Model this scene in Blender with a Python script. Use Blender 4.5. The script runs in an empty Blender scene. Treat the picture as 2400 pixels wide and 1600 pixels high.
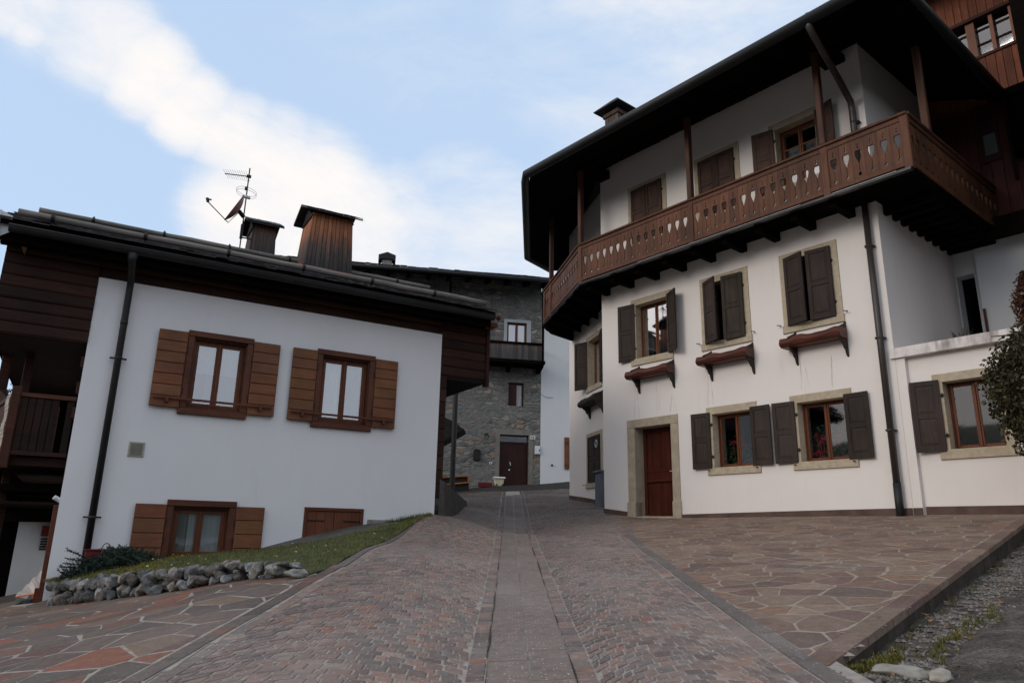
import bpy, bmesh, math, random
import numpy as np
from mathutils import Vector, Matrix, noise as mno2
random.seed(7); rs = np.random.RandomState(7)
R = math.radians; PI = math.pi
sc = bpy.context.scene
COL = sc.collection

# ------------------------------------------------------------------ camera
cd = bpy.data.cameras.new('camera'); cam = bpy.data.objects.new('camera', cd); COL.objects.link(cam)
cd.sensor_width = 36; cd.lens = 36 * 1694.46 / 2400; cd.clip_start = .05; cd.clip_end = 3000
th, ro = 0.26131964, 0.01993523
ct, st, cr, sr = math.cos(th), math.sin(th), math.cos(ro), math.sin(ro)
Mc = Matrix(((cr, -sr, 0), (sr, cr, 0), (0, 0, 1))) @ Matrix(((1, 0, 0), (0, st, -ct), (0, ct, st)))
rt, dn, fw = Vector(Mc[0]), Vector(Mc[1]), Vector(Mc[2])
mw = Matrix((rt, -dn, -fw)).transposed().to_4x4(); mw.translation = Vector((0, 0, 1.5))
cam.matrix_world = mw
sc.camera = cam
# ------------------------------------------------------------------ view
sc.view_settings.view_transform = 'Standard'; sc.view_settings.look = 'None'
sc.view_settings.exposure = 0.0; sc.view_settings.gamma = 1
# ------------------------------------------------------------------ sky
W = bpy.data.worlds.new('World'); sc.world = W; W.use_nodes = True
nt = W.node_tree; N = nt.nodes; L = nt.links; N.clear()
SUN_EL, SUN_AZ = 21.0, -120.0          # azimuth from +Y, clockwise positive: low sun behind the left shoulder
sky = N.new('ShaderNodeTexSky'); sky.sky_type = 'NISHITA'; sky.sun_disc = False
sky.sun_elevation = R(SUN_EL); sky.sun_rotation = R(SUN_AZ); sky.air_density = 1.0; sky.dust_density = 1.0; sky.ozone_density = 1.5
tc = N.new('ShaderNodeTexCoord')
def wmath(op, a, b=None, clamp=False):
    n = N.new('ShaderNodeMath'); n.operation = op; n.use_clamp = clamp
    for i, x in enumerate((a, b)):
        if x is None: continue
        if isinstance(x, (int, float)): n.inputs[i].default_value = x
        else: L.new(x, n.inputs[i])
    return n.outputs[0]
BLOBS = [((-.506, .655, .56), 6, .7), ((-.47, .70, .536), 5, .75), ((-.432, .74, .516), 4.4, .8), ((-.394, .778, .49), 4.2, .8),
         ((-.347, .812, .47), 4.5, .85), ((-.306, .841, .446), 6, .9), ((-.261, .865, .428), 7, .92), ((-.323, .86, .394), 7.5, .85),
         ((-.241, .895, .375), 9.5, .9), ((-.30, .885, .36), 8, .8), ((-.17, .90, .39), 8, .62), ((-.07, .91, .41), 9, .5), ((-.02, .93, .36), 10, .6), ((-.14, .95, .27), 14, .6),
         ((-.545, .65, .527), 2.4, .8), ((-.53, .67, .519), 1.8, .75), ((-.506, .70, .504), 2.0, .45), ((.05, .80, .60), 26, .22), ((.16, .76, .63), 18, .34),
         ((.3, .6, .74), 30, .5)]
acc = None
for c, r, w in BLOBS:
    v = Vector(c).normalized()
    d = N.new('ShaderNodeVectorMath'); d.operation = 'DOT_PRODUCT'; L.new(tc.outputs['Generated'], d.inputs[0]); d.inputs[1].default_value = v
    m = N.new('ShaderNodeMapRange'); m.interpolation_type = 'SMOOTHSTEP'; L.new(d.outputs['Value'], m.inputs[0])
    m.inputs[1].default_value = math.cos(R(r)); m.inputs[2].default_value = math.cos(R(r * .15)); m.inputs[3].default_value = 0; m.inputs[4].default_value = w
    acc = m.outputs[0] if acc is None else wmath('MAXIMUM', acc, m.outputs[0])
mp = N.new('ShaderNodeMapping'); L.new(tc.outputs['Generated'], mp.inputs[0]); mp.inputs['Rotation'].default_value = (0, R(-38), 0); mp.inputs['Scale'].default_value = (4, 5, 10)
nz = N.new('ShaderNodeTexNoise'); L.new(mp.outputs[0], nz.inputs[0]); nz.inputs['Scale'].default_value = 1.0; nz.inputs['Detail'].default_value = 10; nz.inputs['Roughness'].default_value = .66; nz.inputs['Distortion'].default_value = .25
a = wmath('ADD', wmath('MULTIPLY', acc, 1.15), wmath('MULTIPLY', wmath('SUBTRACT', nz.outputs[0], .5), 1.7))
mr = N.new('ShaderNodeMapRange'); mr.interpolation_type = 'SMOOTHSTEP'; L.new(a, mr.inputs[0]); mr.inputs[1].default_value = .0; mr.inputs[2].default_value = 1.25
cl = wmath('MULTIPLY', mr.outputs[0], wmath('MULTIPLY', acc, 2.6, True), True)
SKY_K = 1.0
hz = N.new('ShaderNodeMix'); hz.data_type = 'RGBA'; hz.inputs[0].default_value = .72      # thin high veil over the blue
L.new(sky.outputs[0], hz.inputs[6]); hz.inputs[7].default_value = (5.1, 6.6, 8.7, 1)
mx = N.new('ShaderNodeMix'); mx.data_type = 'RGBA'; L.new(cl, mx.inputs[0]); L.new(hz.outputs[2], mx.inputs[6]); mx.inputs[7].default_value = (7.8, 7.5, 7.3, 1)
sxyz = N.new('ShaderNodeSeparateXYZ'); L.new(tc.outputs['Generated'], sxyz.inputs[0])      # unseen sky behind the camera brightened to light the facades: warm left, bluish right
bk = N.new('ShaderNodeMapRange'); bk.interpolation_type = 'SMOOTHSTEP'; L.new(wmath('ADD', sxyz.outputs[1], wmath('MULTIPLY', sxyz.outputs[0], .5)), bk.inputs[0]); bk.inputs[1].default_value = .35; bk.inputs[2].default_value = -.4; bk.inputs[3].default_value = 0; bk.inputs[4].default_value = .92
mx2 = N.new('ShaderNodeMix'); mx2.data_type = 'RGBA'; L.new(bk.outputs[0], mx2.inputs[0]); L.new(mx.outputs[2], mx2.inputs[6]); mx2.inputs[7].default_value = (8.4, 7.6, 7.2, 1); mx = mx2
br = N.new('ShaderNodeMapRange'); br.interpolation_type = 'SMOOTHSTEP'; L.new(wmath('SUBTRACT', sxyz.outputs[1], wmath('MULTIPLY', sxyz.outputs[0], .6)), br.inputs[0]); br.inputs[1].default_value = .25; br.inputs[2].default_value = -.45; br.inputs[3].default_value = 0; br.inputs[4].default_value = .85
mx3 = N.new('ShaderNodeMix'); mx3.data_type = 'RGBA'; L.new(br.outputs[0], mx3.inputs[0]); L.new(mx.outputs[2], mx3.inputs[6]); mx3.inputs[7].default_value = (6.3, 6.9, 7.9, 1); mx = mx3
bg = N.new('ShaderNodeBackground'); bg.inputs[1].default_value = .13
L.new(mx.outputs[2], bg.inputs[0]); wo = N.new('ShaderNodeOutputWorld'); L.new(bg.outputs[0], wo.inputs[0])
# ------------------------------------------------------------------ sun (soft dusk glow)
sl = bpy.data.lights.new('sun', 'SUN'); sl.energy = .95; sl.angle = R(22); sl.color = (1, .90, .80)
so = bpy.data.objects.new('sun', sl); COL.objects.link(so)
sd = Vector((math.sin(R(SUN_AZ)) * math.cos(R(SUN_EL)), math.cos(R(SUN_AZ)) * math.cos(R(SUN_EL)), math.sin(R(SUN_EL))))
so.rotation_euler = sd.to_track_quat('Z', 'Y').to_euler(); so.location = sd * 60

# ------------------------------------------------------------------ materials
def newmat(name):
    m = bpy.data.materials.new(name); m.use_nodes = True; t = m.node_tree
    return m, t.nodes, t.links, t.nodes['Principled BSDF']
def noise(n, l, scale, stretch=(1, 1, 1), detail=6, rough=.6, dist=0, src='Object'):
    tcx = n.new('ShaderNodeTexCoord'); mpp = n.new('ShaderNodeMapping'); l.new(tcx.outputs[src], mpp.inputs[0]); mpp.inputs['Scale'].default_value = stretch
    z = n.new('ShaderNodeTexNoise'); l.new(mpp.outputs[0], z.inputs[0]); z.inputs['Scale'].default_value = scale; z.inputs['Detail'].default_value = detail
    z.inputs['Roughness'].default_value = rough; z.inputs['Distortion'].default_value = dist
    return z.outputs[0]
def ramp(n, l, src, stops):
    r = n.new('ShaderNodeValToRGB'); l.new(src, r.inputs[0]); e = r.color_ramp.elements
    while len(e) < len(stops): e.new(.5)
    for i, (p, c) in enumerate(stops): e[i].position = p; e[i].color = (*c, 1) if len(c) == 3 else c
    return r.outputs[0]
def mix(n, l, f, a, b, mode='MIX'):
    m = n.new('ShaderNodeMix'); m.data_type = 'RGBA'; m.blend_type = mode
    for k, x in ((0, f), (6, a), (7, b)):
        if isinstance(x, (int, float)): m.inputs[k].default_value = x
        elif isinstance(x, tuple): m.inputs[k].default_value = (*x, 1)
        else: l.new(x, m.inputs[k])
    return m.outputs[2]
def bump(n, l, bs, src, strength, dist=.02):
    b = n.new('ShaderNodeBump'); b.inputs['Strength'].default_value = strength; b.inputs['Distance'].default_value = dist
    l.new(src, b.inputs['Height']); l.new(b.outputs[0], bs.inputs['Normal'])
def simple(name, c1, c2, scale=4, stretch=(1, 1, 1), rough=.8, bmp=.2, dist=0, tint=False, spec=.3, metal=0, lo=.3, hi=.7):
    m, n, l, b = newmat(name)
    z = noise(n, l, scale, stretch, dist=dist)
    c = ramp(n, l, z, [(lo, c1), (hi, c2)])
    if tint:
        at = n.new('ShaderNodeAttribute'); at.attribute_name = 'Col'; c = mix(n, l, 1.0, c, at.outputs['Color'], 'MULTIPLY')
    l.new(c, b.inputs['Base Color']); b.inputs['Roughness'].default_value = rough; b.inputs['Specular IOR Level'].default_value = spec; b.inputs['Metallic'].default_value = metal
    if bmp: bump(n, l, b, z, bmp, .01)
    return m
def wood(name, c1, c2, along='z', rough=.65, tint=True, bmp=.35, scale=1.0):
    s = {'z': (26, 26, 1.6), 'h': (2.2, 2.2, 34)}[along]
    m, n, l, b = newmat(name)
    z = noise(n, l, scale, s, 8, .65, 1.2); z2 = noise(n, l, 1.3, (1, 1, 1), 4)
    c = ramp(n, l, z, [(.28, c1), (.72, c2)])
    c = mix(n, l, 1.0, c, ramp(n, l, z2, [(.3, (.62, .62, .62)), (.75, (1.25, 1.2, 1.15))]), 'MULTIPLY')
    if tint:
        at = n.new('ShaderNodeAttribute'); at.attribute_name = 'Col'; c = mix(n, l, 1.0, c, at.outputs['Color'], 'MULTIPLY')
    l.new(c, b.inputs['Base Color']); b.inputs['Roughness'].default_value = rough; b.inputs['Specular IOR Level'].default_value = .25 if rough < .9 else .04
    bump(n, l, b, z, bmp, .008)
    return m
def plaster(name, base, dirt, amount=.5):
    m, n, l, b = newmat(name)
    z = noise(n, l, .9, (1, 1, .55), 8, .6); f = noise(n, l, 60, (1, 1, 1), 4); s = noise(n, l, 3, (2, 2, .25), 6, .55, .3)
    c = ramp(n, l, z, [(.25, tuple(x * .93 for x in base)), (.7, base)])
    st_ = ramp(n, l, s, [(.60, (0, 0, 0)), (.85, (1, 1, 1))])
    k = n.new('ShaderNodeMath'); k.operation = 'MULTIPLY'; l.new(st_, k.inputs[0]); k.inputs[1].default_value = amount * .35
    c = mix(n, l, k.outputs[0], c, dirt)
    l.new(c, b.inputs['Base Color']); b.inputs['Roughness'].default_value = .92; b.inputs['Specular IOR Level'].default_value = .15
    ad = n.new('ShaderNodeMath'); ad.operation = 'ADD'; l.new(z, ad.inputs[0]); l.new(f, ad.inputs[1])
    bump(n, l, b, ad.outputs[0], .22, .012)
    return m
M = {}
M['plaster'] = plaster('white_plaster', (.80, .76, .73), (.50, .45, .38), .7)
M['plaster_cool'] = plaster('cool_white_plaster', (.74, .75, .77), (.45, .45, .45), .4)
M['plaster_old'] = plaster('old_white_plaster', (.66, .68, .70), (.38, .36, .32), .9)
M['sandstone'] = simple('sandstone', (.36, .30, .215), (.49, .425, .32), 9, rough=.85, bmp=.3)
M['portal'] = simple('portal_stone', (.33, .28, .21), (.47, .40, .30), 5, rough=.85, bmp=.3)
M['shutter'] = wood('dark_shutter_wood', (.022, .017, .015), (.050, .036, .030), 'z', .7)
M['shutter_br'] = wood('brown_shutter_wood', (.045, .026, .022), (.095, .055, .045), 'z', .75)
M['frame'] = wood('orange_window_wood', (.095, .028, .011), (.18, .056, .020), 'z', .45)
M['door'] = wood('red_door_wood', (.045, .010, .006), (.10, .022, .012), 'z', .4)
M['door2'] = wood('wine_door_wood', (.024, .006, .005), (.040, .011, .008), 'z', .5)
M['balcony'] = wood('balcony_wood', (.062, .025, .014), (.155, .064, .034), 'z', .6)
M['post'] = wood('post_wood', (.05, .022, .015), (.11, .05, .032), 'z', .6)
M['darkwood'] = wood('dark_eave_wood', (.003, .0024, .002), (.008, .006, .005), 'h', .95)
M['logs'] = wood('log_wall_wood', (.014, .006, .004), (.052, .020, .012), 'h', .75)
M['redwood'] = wood('red_cladding', (.075, .022, .012), (.23, .072, .034), 'z', .7)
M['redpaint'] = wood('red_board_wall', (.030, .006, .005), (.060, .012, .010), 'z', .7)
M['sh_left'] = wood('plank_shutter_wood', (.135, .052, .024), (.225, .098, .050), 'h', .55)
M['fr_left'] = wood('window_casing_wood', (.072, .022, .012), (.135, .045, .024), 'h', .5)
M['sash'] = wood('sash_wood', (.095, .030, .014), (.17, .058, .026), 'z', .45)
M['pole'] = wood('grey_pole', (.12, .112, .105), (.24, .23, .215), 'h', .8)
M['slate'] = simple('slate', (.018, .017, .020), (.060, .055, .058), 6, rough=.8, tint=True, bmp=.4)
M['metal'] = simple('dark_gutter_metal', (.008, .009, .010), (.019, .020, .021), 3, rough=.55, bmp=.03, spec=.35)
M['pipe'] = simple('brown_pipe', (.030, .024, .022), (.045, .036, .033), 3, rough=.4, bmp=.02, spec=.5)
M['iron'] = simple('iron', (.008, .008, .008), (.02, .018, .017), 20, rough=.6, bmp=.1)
M['white_metal'] = simple('white_metal', (.55, .60, .64), (.75, .78, .80), 5, rough=.5, bmp=.02)
M['plinth'] = simple('plinth_stone', (.065, .038, .032), (.13, .082, .068), 3, rough=.8, bmp=.2)
M['concrete'] = simple('concrete', (.16, .15, .14), (.30, .28, .26), 5, rough=.9, bmp=.5)
M['slabs'] = simple('terrace_concrete', (.30, .27, .25), (.72, .69, .67), 4, (1, 1, .35), rough=.9, bmp=.3, lo=.34, hi=.52)
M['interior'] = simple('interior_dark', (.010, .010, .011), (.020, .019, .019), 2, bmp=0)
M['curtain'] = simple('curtain', (.46, .48, .50), (.56, .58, .60), 2, (5, 5, 1), rough=.9, bmp=.3)
M['curtain_dim'] = simple('grey_curtain', (.20, .21, .21), (.27, .28, .28), 3, (18, 18, 1), rough=.9, bmp=.3)
M['red'] = simple('red_plastic', (.085, .006, .008), (.13, .010, .012), 5, rough=.5, bmp=0)
M['log_trough'] = wood('red_log', (.055, .014, .009), (.125, .034, .018), 'h', .4)
M['geranium'] = simple('geranium_petal', (.50, .010, .03), (.75, .03, .07), 20, bmp=0)
M['leafg'] = simple('geranium_leaf', (.015, .05, .02), (.04, .11, .035), 12, bmp=0)
M['juniper'] = simple('juniper_needles', (.012, .024, .018), (.035, .058, .042), 9, bmp=0, tint=True)
M['conifer'] = simple('conifer_needles', (.012, .022, .018), (.03, .05, .035), 4, bmp=0)
M['treeleaf'] = simple('bush_leaf', (.020, .024, .010), (.058, .045, .022), 8, bmp=0, tint=True, rough=.55)
M['dryleaf'] = simple('dry_leaf', (.05, .018, .012), (.13, .055, .035), 8, bmp=0, tint=True)
M['bark'] = simple('bark', (.05, .04, .03), (.11, .09, .07), 10, (1, 1, .3))
M['grass'] = simple('grass_blade', (.045, .058, .015), (.12, .125, .040), 3, bmp=0, tint=True, rough=.7)
M['soil'] = simple('turf_soil', (.028, .040, .013), (.075, .080, .030), 6, bmp=.5)
M['cream'] = simple('cream_plastic', (.55, .52, .36), (.68, .64, .46), 5, rough=.5, bmp=0)
M['amber'] = wood('amber_frame_wood', (.26, .10, .03), (.42, .18, .06), 'h', .5)
M['orange'] = simple('orange_plastic', (.65, .16, .04), (.80, .22, .06), 5, rough=.5, bmp=0)
M['tub'] = simple('grey_tub', (.06, .07, .08), (.10, .115, .125), 5, rough=.5, bmp=0)
M['sheet'] = simple('white_sheet', (.55, .50, .46), (.72, .67, .62), 5, rough=.8, bmp=.2)
M['copper'] = simple('faded_red_dish', (.28, .13, .11), (.38, .19, .16), 4, rough=.5, bmp=0)
M['cloth'] = simple('striped_cloth', (.24, .215, .19), (.42, .39, .36), 3, (1, 1, 9), bmp=.2)
M['tanwood'] = wood('tan_wood', (.30, .17, .11), (.45, .27, .18), 'h', .6)
M['asphalt'] = simple('dark_asphalt', (.022, .021, .021), (.058, .054, .052), 9, rough=.95, bmp=.6, spec=.08)
M['moss'] = simple('moss', (.030, .030, .008), (.085, .070, .020), 14, bmp=.5)
M['terrain'] = simple('terrain', (.05, .048, .042), (.10, .095, .085), 1.5, bmp=.3)
def weather(name, z0, z1):          # planks: orange-brown under the cap, silvered and blackened towards the foot
    m, n, l, b = newmat(name)
    g = noise(n, l, 1.0, (22, 22, 1.4), 8, .65, 1.0)
    tcx = n.new('ShaderNodeTexCoord'); sp = n.new('ShaderNodeSeparateXYZ'); l.new(tcx.outputs['Object'], sp.inputs[0])
    mrr = n.new('ShaderNodeMapRange'); l.new(sp.outputs[2], mrr.inputs[0]); mrr.inputs[1].default_value = z0; mrr.inputs[2].default_value = z1
    ad = n.new('ShaderNodeMath'); ad.operation = 'ADD'; l.new(mrr.outputs[0], ad.inputs[0])
    sb = n.new('ShaderNodeMath'); sb.operation = 'MULTIPLY_ADD'; l.new(g, sb.inputs[0]); sb.inputs[1].default_value = .9; sb.inputs[2].default_value = -.45; l.new(sb.outputs[0], ad.inputs[1])
    c = ramp(n, l, ad.outputs[0], [(.1, (.028, .026, .027)), (.42, (.085, .058, .045)), (.62, (.28, .105, .048)), (.95, (.46, .19, .085))])
    at = n.new('ShaderNodeAttribute'); at.attribute_name = 'Col'; c = mix(n, l, 1.0, c, at.outputs['Color'], 'MULTIPLY')
    l.new(c, b.inputs['Base Color']); b.inputs['Roughness'].default_value = .8; bump(n, l, b, g, .4, .01)
    return m
def rubble(name):
    m, n, l, b = newmat(name)
    tcx = n.new('ShaderNodeTexCoord'); mpp = n.new('ShaderNodeMapping'); l.new(tcx.outputs['Object'], mpp.inputs[0]); mpp.inputs['Scale'].default_value = (2.6, 2.6, 5.2)
    wz = n.new('ShaderNodeTexNoise'); l.new(mpp.outputs[0], wz.inputs[0]); wz.inputs['Scale'].default_value = 1.2; wz.inputs['Detail'].default_value = 3
    wm = n.new('ShaderNodeMix'); wm.data_type = 'RGBA'; wm.blend_type = 'ADD'; wm.inputs[0].default_value = .9; l.new(mpp.outputs[0], wm.inputs[6]); l.new(wz.outputs['Color'], wm.inputs[7])
    v = n.new('ShaderNodeTexVoronoi'); l.new(wm.outputs[2], v.inputs[0]); v.inputs['Scale'].default_value = 1.0
    v2 = n.new('ShaderNodeTexVoronoi'); v2.feature = 'DISTANCE_TO_EDGE'; l.new(wm.outputs[2], v2.inputs[0]); v2.inputs['Scale'].default_value = 1.0
    sp = n.new('ShaderNodeSeparateColor'); l.new(v.outputs['Color'], sp.inputs[0])
    stone = ramp(n, l, sp.outputs[0], [(0, (.12, .12, .115)), (.35, (.19, .187, .175)), (.7, (.27, .265, .25)), (.86, (.28, .19, .13)), (1, (.44, .43, .41))])
    z = noise(n, l, 7, (1, 1, 1), 8, .7)
    stone = mix(n, l, 1.0, stone, ramp(n, l, z, [(.25, (.5, .5, .5)), (.8, (1.4, 1.38, 1.35))]), 'MULTIPLY')
    mort = ramp(n, l, z, [(.3, (.125, .127, .122)), (.7, (.21, .21, .20))])
    ed = n.new('ShaderNodeMapRange'); l.new(v2.outputs[0], ed.inputs[0]); ed.inputs[1].default_value = .02; ed.inputs[2].default_value = .16
    big = noise(n, l, .8, (1, 1, 1), 3)
    mu = n.new('ShaderNodeMath'); mu.operation = 'MULTIPLY'; l.new(ed.outputs[0], mu.inputs[0]); bm_ = n.new('ShaderNodeMapRange'); l.new(big, bm_.inputs[0]); bm_.inputs[1].default_value = .32; bm_.inputs[2].default_value = .56; bm_.inputs[3].default_value = .12; bm_.inputs[4].default_value = .95; l.new(bm_.outputs[0], mu.inputs[1])
    c = mix(n, l, mu.outputs[0], mort, stone)
    l.new(c, b.inputs['Base Color']); b.inputs['Roughness'].default_value = .92; b.inputs['Specular IOR Level'].default_value = .15
    ad = n.new('ShaderNodeMath'); ad.operation = 'MULTIPLY_ADD'; l.new(mu.outputs[0], ad.inputs[0]); ad.inputs[1].default_value = 1.0; l.new(z, ad.inputs[2])
    bump(n, l, b, ad.outputs[0], .8, .05)
    return m
def porphyry(name, grime=1.0, spk=.5, dusty=.0):
    m, n, l, b = newmat(name)
    at = n.new('ShaderNodeAttribute'); at.attribute_name = 'Col'
    z = noise(n, l, 14, (1, 1, 1), 8, .7); big = noise(n, l, .7, (1, 1, .6), 5, .6, .4); fine = noise(n, l, 120, (1, 1, 1), 2)
    c = mix(n, l, 1.0, at.outputs['Color'], ramp(n, l, z, [(.25, (.55, .55, .55)), (.75, (1.35, 1.33, 1.3))]), 'MULTIPLY')
    dust = ramp(n, l, big, [(.45, (0, 0, 0)), (.68, (1, 1, 1))])
    k = n.new('ShaderNodeMath'); k.operation = 'MULTIPLY_ADD'; l.new(dust, k.inputs[0]); k.inputs[1].default_value = .35 * grime; k.inputs[2].default_value = dusty
    c = mix(n, l, k.outputs[0], c, (.285, .25, .225))
    tcx = n.new('ShaderNodeTexCoord'); v = n.new('ShaderNodeTexVoronoi'); l.new(tcx.outputs['Object'], v.inputs[0]); v.inputs['Scale'].default_value = 42; v.inputs['Randomness'].default_value = 1
    sp = n.new('ShaderNodeSeparateColor'); l.new(v.outputs['Color'], sp.inputs[0])
    th_ = n.new('ShaderNodeMath'); th_.operation = 'MULTIPLY'; l.new(sp.outputs[0], th_.inputs[0]); th_.inputs[1].default_value = .25
    lt = n.new('ShaderNodeMath'); lt.operation = 'LESS_THAN'; l.new(v.outputs['Distance'], lt.inputs[0]); l.new(th_.outputs[0], lt.inputs[1])
    kk = n.new('ShaderNodeMath'); kk.operation = 'MULTIPLY'; l.new(lt.outputs[0], kk.inputs[0]); kk.inputs[1].default_value = spk
    c = mix(n, l, kk.outputs[0], c, (.50, .49, .47))
    l.new(c, b.inputs['Base Color']); b.inputs['Roughness'].default_value = .72; b.inputs['Specular IOR Level'].default_value = .3
    ad = n.new('ShaderNodeMath'); ad.operation = 'ADD'; l.new(z, ad.inputs[0]); l.new(fine, ad.inputs[1])
    bump(n, l, b, ad.outputs[0], .35, .008)
    return m
def glass(name, tint=(.75, .8, .82), refl=.25):
    m, n, l, b = newmat(name); n.remove(b)
    t = n.new('ShaderNodeBsdfTransparent'); t.inputs[0].default_value = (*tint, 1)
    g = n.new('ShaderNodeBsdfGlossy'); g.inputs['Roughness'].default_value = .03; g.inputs[0].default_value = (.9, .92, .95, 1)
    fr = n.new('ShaderNodeFresnel'); fr.inputs[0].default_value = 1.5
    mm = n.new('ShaderNodeMath'); mm.operation = 'MULTIPLY_ADD'; l.new(fr.outputs[0], mm.inputs[0]); mm.inputs[1].default_value = 1.6; mm.inputs[2].default_value = refl; mm.use_clamp = True
    tcx = n.new('ShaderNodeTexCoord'); z = n.new('ShaderNodeTexNoise'); l.new(tcx.outputs['Object'], z.inputs[0]); z.inputs['Scale'].default_value = 1.7
    bp = n.new('ShaderNodeBump'); bp.inputs['Strength'].default_value = .05; bp.inputs['Distance'].default_value = .02; l.new(z.outputs[0], bp.inputs['Height']); l.new(bp.outputs[0], g.inputs['Normal'])
    x = n.new('ShaderNodeMixShader'); l.new(mm.outputs[0], x.inputs[0]); l.new(t.outputs[0], x.inputs[1]); l.new(g.outputs[0], x.inputs[2]); l.new(x.outputs[0], n['Material Output'].inputs[0])
    return m
M['glass'] = glass('window_glass'); M['glass_mirror'] = glass('bright_window_glass', refl=.6); M['glass_dark'] = glass('dim_window_glass', refl=.06)
M['rubble'] = rubble('rubble_masonry')
M['cobble'] = porphyry('porphyry_cobbles', 1.0, .6, .05); M['crazy'] = porphyry('porphyry_flagstones', .45, .3, .03); M['channel'] = porphyry('channel_slabs', 1.0, .9, .08)
M['joint'] = simple('sandy_joint', (.20, .18, .16), (.36, .33, .30), 12, rough=.95, bmp=.4)
M['joint_w'] = simple('pale_mortar', (.22, .185, .145), (.36, .31, .25), 9, rough=.95, bmp=.3)
def rockmat():
    m, n, l, b = newmat('wall_rock')
    at = n.new('ShaderNodeAttribute'); at.attribute_name = 'Col'
    z = noise(n, l, 6, (1, 1, 1), 10, .72, .5)
    c = ramp(n, l, z, [(.30, (.035, .036, .038)), (.48, (.115, .115, .113)), (.68, (.31, .308, .30))])
    c = mix(n, l, 1.0, c, at.outputs['Color'], 'MULTIPLY')
    l.new(c, b.inputs['Base Color']); b.inputs['Roughness'].default_value = .9; bump(n, l, b, z, .9, .05)
    return m
M['rock'] = rockmat()

# ------------------------------------------------------------------ mesh helpers
class Fr:                                    # vertical facade frame: u along, d outward, z up
    def __init__(s, O, az, sgn=1):
        s.O = Vector((O[0], O[1], 0)); s.e = Vector((math.sin(az), math.cos(az), 0)); s.n = Vector((math.cos(az), -math.sin(az), 0)) * sgn
    def __call__(s, u, d, z): return s.O + s.e * u + s.n * d + Vector((0, 0, z))
class MB:
    def __init__(s): s.v = []; s.f = []; s.c = []
    def face(s, pts, c=(1, 1, 1)):
        k = len(s.v); s.v += [tuple(p) for p in pts]; s.f.append(tuple(range(k, k + len(pts)))); s.c.append(c)
    def mesh(s, vs, fs, c=(1, 1, 1)):
        k = len(s.v); s.v += [tuple(p) for p in vs]
        for f in fs: s.f.append(tuple(i + k for i in f)); s.c.append(c)
    def hexa(s, p, c=(1, 1, 1)):             # 8 corners: bottom 4, top 4
        s.mesh(p, [(3, 2, 1, 0), (4, 5, 6, 7), (0, 1, 5, 4), (1, 2, 6, 5), (2, 3, 7, 6), (3, 0, 4, 7)], c)
    def box(s, F, u0, u1, d0, d1, z0, z1, c=(1, 1, 1)):
        s.hexa([F(u0, d0, z0), F(u1, d0, z0), F(u1, d1, z0), F(u0, d1, z0), F(u0, d0, z1), F(u1, d0, z1), F(u1, d1, z1), F(u0, d1, z1)], c)
    def rbox(s, F, u0, u1, d0, d1, z0, z1, b=.008, c=(1, 1, 1)):   # box with a chamfered front outline
        u0, u1 = min(u0, u1), max(u0, u1); dd = d1 - b if d1 > d0 else d1 + b
        s.box(F, u0, u1, d0, dd, z0, z1, c)
        A = [F(u0, dd, z0), F(u1, dd, z0), F(u1, dd, z1), F(u0, dd, z1)]; Bq = [F(u0 + b, d1, z0 + b), F(u1 - b, d1, z0 + b), F(u1 - b, d1, z1 - b), F(u0 + b, d1, z1 - b)]
        s.mesh(A + Bq, [(4, 5, 6, 7), (0, 1, 5, 4), (1, 2, 6, 5), (2, 3, 7, 6), (3, 0, 4, 7)], c)
    def tube(s, pts, r, n=10, c=(1, 1, 1), caps=True):
        pts = [Vector(p) for p in pts]; rings = []
        rr = r if isinstance(r, (list, tuple)) else [r] * len(pts)
        up = None
        for i, p in enumerate(pts):
            t = (pts[min(i + 1, len(pts) - 1)] - pts[max(i - 1, 0)]).normalized()
            a = t.cross(Vector((0, 0, 1)) if abs(t.z) < .95 else Vector((1, 0, 0))).normalized() if up is None else (up - t * up.dot(t)).normalized()
            up = a; b = t.cross(a)
            rings.append([p + (a * math.cos(2 * PI * j / n) + b * math.sin(2 * PI * j / n)) * rr[i] for j in range(n)])
        vs = [q for g in rings for q in g]; fs = []
        for i in range(len(pts) - 1):
            for j in range(n): fs.append((i * n + j, i * n + (j + 1) % n, (i + 1) * n + (j + 1) % n, (i + 1) * n + j))
        if caps: fs += [tuple(range(n - 1, -1, -1)), tuple((len(pts) - 1) * n + j for j in range(n))]
        s.mesh(vs, fs, c)
    def prism(s, P0, P1, c=(1, 1, 1)):       # two matching outlines
        n = len(P0); s.mesh(list(P0) + list(P1), [tuple(range(n - 1, -1, -1)), tuple(range(n, 2 * n))] + [(i, (i + 1) % n, n + (i + 1) % n, n + i) for i in range(n)], c)
    def build(s, name, m, parent=None, smooth=False, recalc=True, **kw):
        me = bpy.data.meshes.new(name); me.from_pydata(s.v, [], s.f); me.materials.append(m)
        att = me.color_attributes.new('Col', 'FLOAT_COLOR', 'CORNER'); buf = np.ones((len(me.loops), 4), np.float32); i = 0
        for p, c in zip(me.polygons, s.c):
            k = p.loop_total; buf[i:i + k, :3] = c; i += k
        att.data.foreach_set('color', buf.ravel())
        if recalc:
            b = bmesh.new(); b.from_mesh(me); bmesh.ops.recalc_face_normals(b, faces=b.faces); b.to_mesh(me); b.free()
        if smooth: me.polygons.foreach_set('use_smooth', [True] * len(me.polygons))
        o = bpy.data.objects.new(name, me); COL.objects.link(o)
        if parent is not None:
            o.parent = parent
            if parent.type == 'EMPTY': o.location = -parent.location
        for k, v in kw.items(): o[k] = v
        return o
def thing(name, label, cat, loc, group=None):
    o = bpy.data.objects.new(name, None); o.empty_display_size = .3; COL.objects.link(o); o.location = loc; o['label'] = label; o['category'] = cat
    if group: o['group'] = group
    return o
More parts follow.
